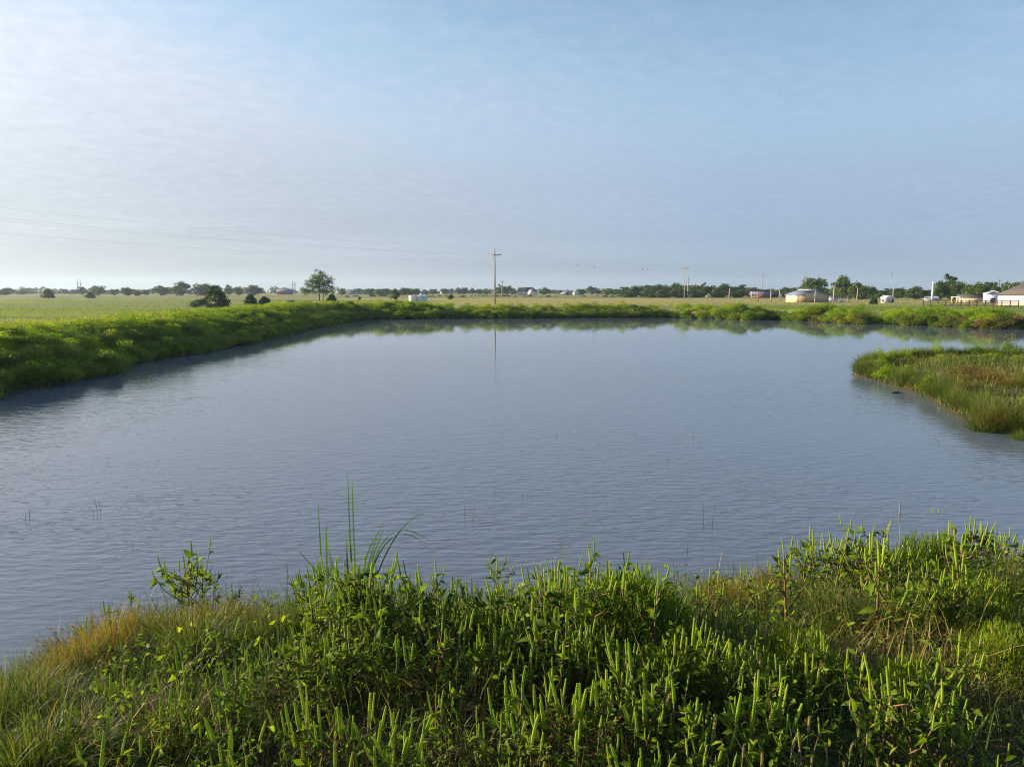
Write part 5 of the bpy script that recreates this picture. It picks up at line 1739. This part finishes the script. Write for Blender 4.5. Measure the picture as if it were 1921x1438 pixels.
number_from_left(fx, "tan foxtail seed head on a thin stalk near the lower edge, {} from the left")

SPK = None
r_ = np.random.default_rng(9)
mb = MB()
z = np.linspace(0, 1, 8)
mb.tube(np.stack([.1 * z ** 2, 0 * z, z], 1), [.08, .13, .11, .14, .12, .13, .1, .03], 6, np.repeat(r_.random(8), 6))
PSP = mb.mesh("flower_spike", M_PINK)
for px, py, h, lab in [(75, 1215, .34, "smartweed with pinkish spikes leaning over the water, leftmost of three"), (108, 1175, .40, "smartweed with pinkish spikes above the orange tussocks, middle of three"), (135, 1180, .36, "smartweed with pinkish spikes, rightmost of three")]:
    x, y, z_ = hit(px, py, h)
    o = tag(empty("smartweed", (x + .10, y, z_)), lab, "weed", "smartweeds at the left near shore")
    st = MB()
    tips = []
    for k in range(7):
        a_ = random.uniform(-.6, .6)
        tip = Vector((-.22 * random.random() - .02 + .03 * k / 7, a_ * .1, h * random.uniform(.55, 1.0)))
        st.tube([(0, 0, 0), (tip.x * .3, tip.y * .4, tip.z * .55), tuple(tip)], [.004, .003, .002], 4, .7)
        tips.append(tip)
    part("stem", st, M_STEM, o)
    for tip in tips:
        part("flower_spike", PSP, None, o, mat4=orient(tip, (-.5, random.uniform(-.2, .2), .55), random.uniform(.022, .042), random.uniform(0, 6)))
        for f in (.45, .7):
            s_ = random.uniform(.04, .07)
            part("leaf", LEAVES[3], None, o, mat4=Matrix.Translation(tip * f) @ Matrix.Rotation(random.uniform(0, 6.28), 4, 'Z') @ Matrix.Rotation(-.4, 4, 'Y') @ Matrix.Diagonal((s_, s_, s_, 1)))


def airy(seed):
    r = random.Random(seed)
    mb = MB()
    mb.tube([(0, 0, 0), (.01, 0, .5), (.03, 0, 1.0)], [.004, .003, .0015], 3, .4)
    heads = MB()
    for k in range(13):
        t = .38 + .6 * k / 13
        a_ = k * 2.4 + r.uniform(-.5, .5)
        ln = .34 * (1.15 - t) + .05
        tip = np.array([.03 * t + math.cos(a_) * ln * .8, math.sin(a_) * ln * .8, t + ln * .7])
        mb.tube([(.03 * t, 0, t), tuple(tip)], [.002, .0012], 3, .6)
        for j in range(3):
            q = np.array([.03 * t, 0, t]) + (tip - np.array([.03 * t, 0, t])) * (.5 + .18 * j)
            e_ = q + np.array([r.uniform(-.07, .07), r.uniform(-.07, .07), r.uniform(0, .08)])
            mb.tube([tuple(q), tuple(e_)], [.0012, .001], 3, .8)
            heads.tube([tuple(e_), tuple(e_ + np.array([0, 0, .018]))], [.005, .003], 4, .9)
    return mb.mesh("stalk", M_AIRY), heads.mesh("seeds", M_AIRY)


AIRY = [airy(s_) for s_ in (1, 2, 3)]
ay = []
for px, py, h in [(255, 1025, .62), (272, 1045, .5), (235, 1065, .45), (440, 1030, .55), (420, 1075, .4), (470, 1085, .42), (505, 1105, .36), (490, 1120, .34), (1068, 1010, .6), (1090, 980, .62), (1100, 1030, .5), (1255, 1085, .42), (1280, 1080, .40), (1340, 1030, .4), (1440, 1040, .4), (1460, 1035, .42), (1520, 1000, .5), (655, 1040, .6), (1885, 985, .45)]:
    x, y, z = hit(px, py, h)
    o = empty("seed_stalk", (x, y, z), random.uniform(0, 6.28), (h * .9, h * .9, h))
    for nm, me in zip(("stalk", "seeds"), random.choice(AIRY)): tag(link(nm, me, o), kind="stuff" if nm == "seeds" else None)
    o.rotation_euler = (random.uniform(-.12, .12), random.uniform(-.15, .15), random.uniform(0, 6.28))
    o["category"] = "grass stalk"; o["group"] = "thin airy seed stalks against the water"
    ay.append(o)
number_from_left(ay, "thin airy seed stalk standing against the water, {} from the left")
# one tall pale stalk at right
x, y, z = hit(1692, 942, .85)
o = tag(empty("tall_stalk", (x, y, z)), "single tall pale dry stalk rising over the right broomweeds", "grass stalk")
part("stem", MB().tube([(.03, 0, 0), (.01, 0, .4), (-.01, 0, .85)], [.0016, .0014, .0012], 4, .7), M_DRY, o)
part("seed_head", MB().tube([(-.01, 0, .70), (-.012, 0, .78), (-.012, 0, .86)], [.0016, .003, .0015], 5, .8), M_DRY, o)

# leafy saplings on the peninsula's rear edge
for px, py, w, lab in [(1857, 626, .42, "thin leafy sapling on the peninsula, left of two"), (1897, 622, .5, "thin leafy sapling on the peninsula, right of two")]:
    x, y, z = hit(px, 652, .25, 9, 60)
    H = (z_at(py, y) - z)
    o = tag(empty("sapling", (x, y, z)), lab, "sapling", "saplings on the peninsula")
    st = MB().tube([(0, 0, 0), (.02, 0, H * .5), (0, 0, H)], [.012, .009, .004], 4, .3)
    part("stem", st, M_STEM, o)
    n = 70
    P = np.stack([rng.normal(0, .16, n) * w * 2, rng.normal(0, .16, n) * w * 2, rng.uniform(.35, 1.0, n) * H], 1)
    V, F, T = leaf_faces(P, .07, rng.normal(size=(n, 3)) + np.array([0, -.5, .6]), .8, .7)
    part("foliage", MB().add(V, F, T), M_WEED, o)

# round reddish object at the tip of the peninsula, and a dark log by its shore
x, y, z = hit(1613, 680, .15, 12, 60)
M_RUSTY = plain_mat("rusty_metal", (0.36, 0.19, 0.15), .7, var=.3)
o = tag(empty("rusty_drum_end", (x, y, z + .22), .2), "round reddish rusty drum end at the tip of the peninsula", "drum")
part("shell", MB().tube([(0, .5, 0), (0, -.02, 0)], .13, 16, cap=False), M_RUSTY, o, True)
part("rim", MB().tube([(0, .01, 0), (0, -.035, 0)], .142, 16), M_RUSTY, o)
part("lid", MB().tube([(0, -.034, 0), (0, -.042, 0)], .10, 16), plain_mat("rusty_lid", (0.46, 0.28, 0.24), .7, var=.2), o)
x, y = on_level(1681, 735, .03)
o = tag(empty("log", (x, y, -.015), .3), "short dark log lying in the water beside the peninsula", "log")
part("trunk", MB().tube([(-.2, 0, 0), (-.1, .03, .01), (.08, 0, .02), (.2, .04, .0)], [.02, .045, .04, .02], 7), M_TWIG, o, True)
part("stub", MB().tube([(.02, 0, .04), (.05, -.03, .10)], [.015, .008], 5), M_TWIG, o)
x, y = on_level(213, 694, .03)
o = tag(empty("log", (x, y, .0), .1), "dark log at the foot of the left dam's shrubs", "log")
part("trunk", MB().tube([(-.35, 0, .02), (0, .03, .08), (.4, .0, .02)], [.06, .1, .05], 7), M_TWIG, o, True)
part("stub", MB().tube([(-.1, 0, .1), (-.16, 0, .22)], [.03, .015], 5), M_TWIG, o)

# twigs and dead reed stems standing in the water: (px, py at water, [ (dx, height, lean) ])
TW = [(54, 976, [(0, .18, .02), (-.06, .10, .04)], "two dead reed stems in the water at the far left"), (184, 966, [(0, .22, -.04), (.03, .20, 0), (-.03, .14, -.12)], "three dead reed stems in the water, right of the leftmost stems"), (218, 958, [(0, .05, .10)], "small bent twig lying in the water near the left reeds"),
      (497, 984, [(0, .05, 0)], "tiny twig tip in the water left of the cattails"), (872, 978, [(0, .22, 0), (.09, .20, .05)], "two thin reed stems in the water above the middle ragweeds"), (822, 970, [(0, .04, .12)], "dark floating twig left of the two thin reed stems"), (928, 930, [(0, .16, -.02)], "single faint reed stem in the water near the picture's middle"),
      (980, 932, [(0, .10, .01)], "single short reed stem right of the faint middle stem"), (1251, 868, [(0, .10, .03)], "bent twig with a pale tip in the middle of the water"), (1301, 826, [(0, .13, 0)], "thin upright twig far out in the water"), (1044, 818, [(0, .07, 0)], "tiny dark twig farthest out in the water"),
      (1320, 990, [(0, .34, -.02), (.10, .30, .04)], "two reddish reed stems in the water right of centre"), (1290, 1040, [(0, .16, 0)], "short reed stem in front of the two reddish stems"), (1767, 834, [(0, .14, -.18)], "slanting twig in the water off the peninsula"), (1800, 814, [(0, .14, .02)], "upright twig in the water off the peninsula"), (1660, 838, [(0, .04, .05)], "tiny twig in the water left of the slanting twig")]
for px, py, sts, lab in TW:
    x, y = on_level(px, py, 0)
    o = tag(empty("water_twig", (x, y, -.15)), lab, "twig", "dead stems standing in the water")
    for dx, hh, ln in sts:
        hh *= 1.0
        part("stem", MB().tube([(dx, 0, 0), (dx + ln * .4, .01, .15 + hh * .5), (dx + ln, 0, .15 + hh)], [.003, .0028, .002], 4), M_TWIG, o)
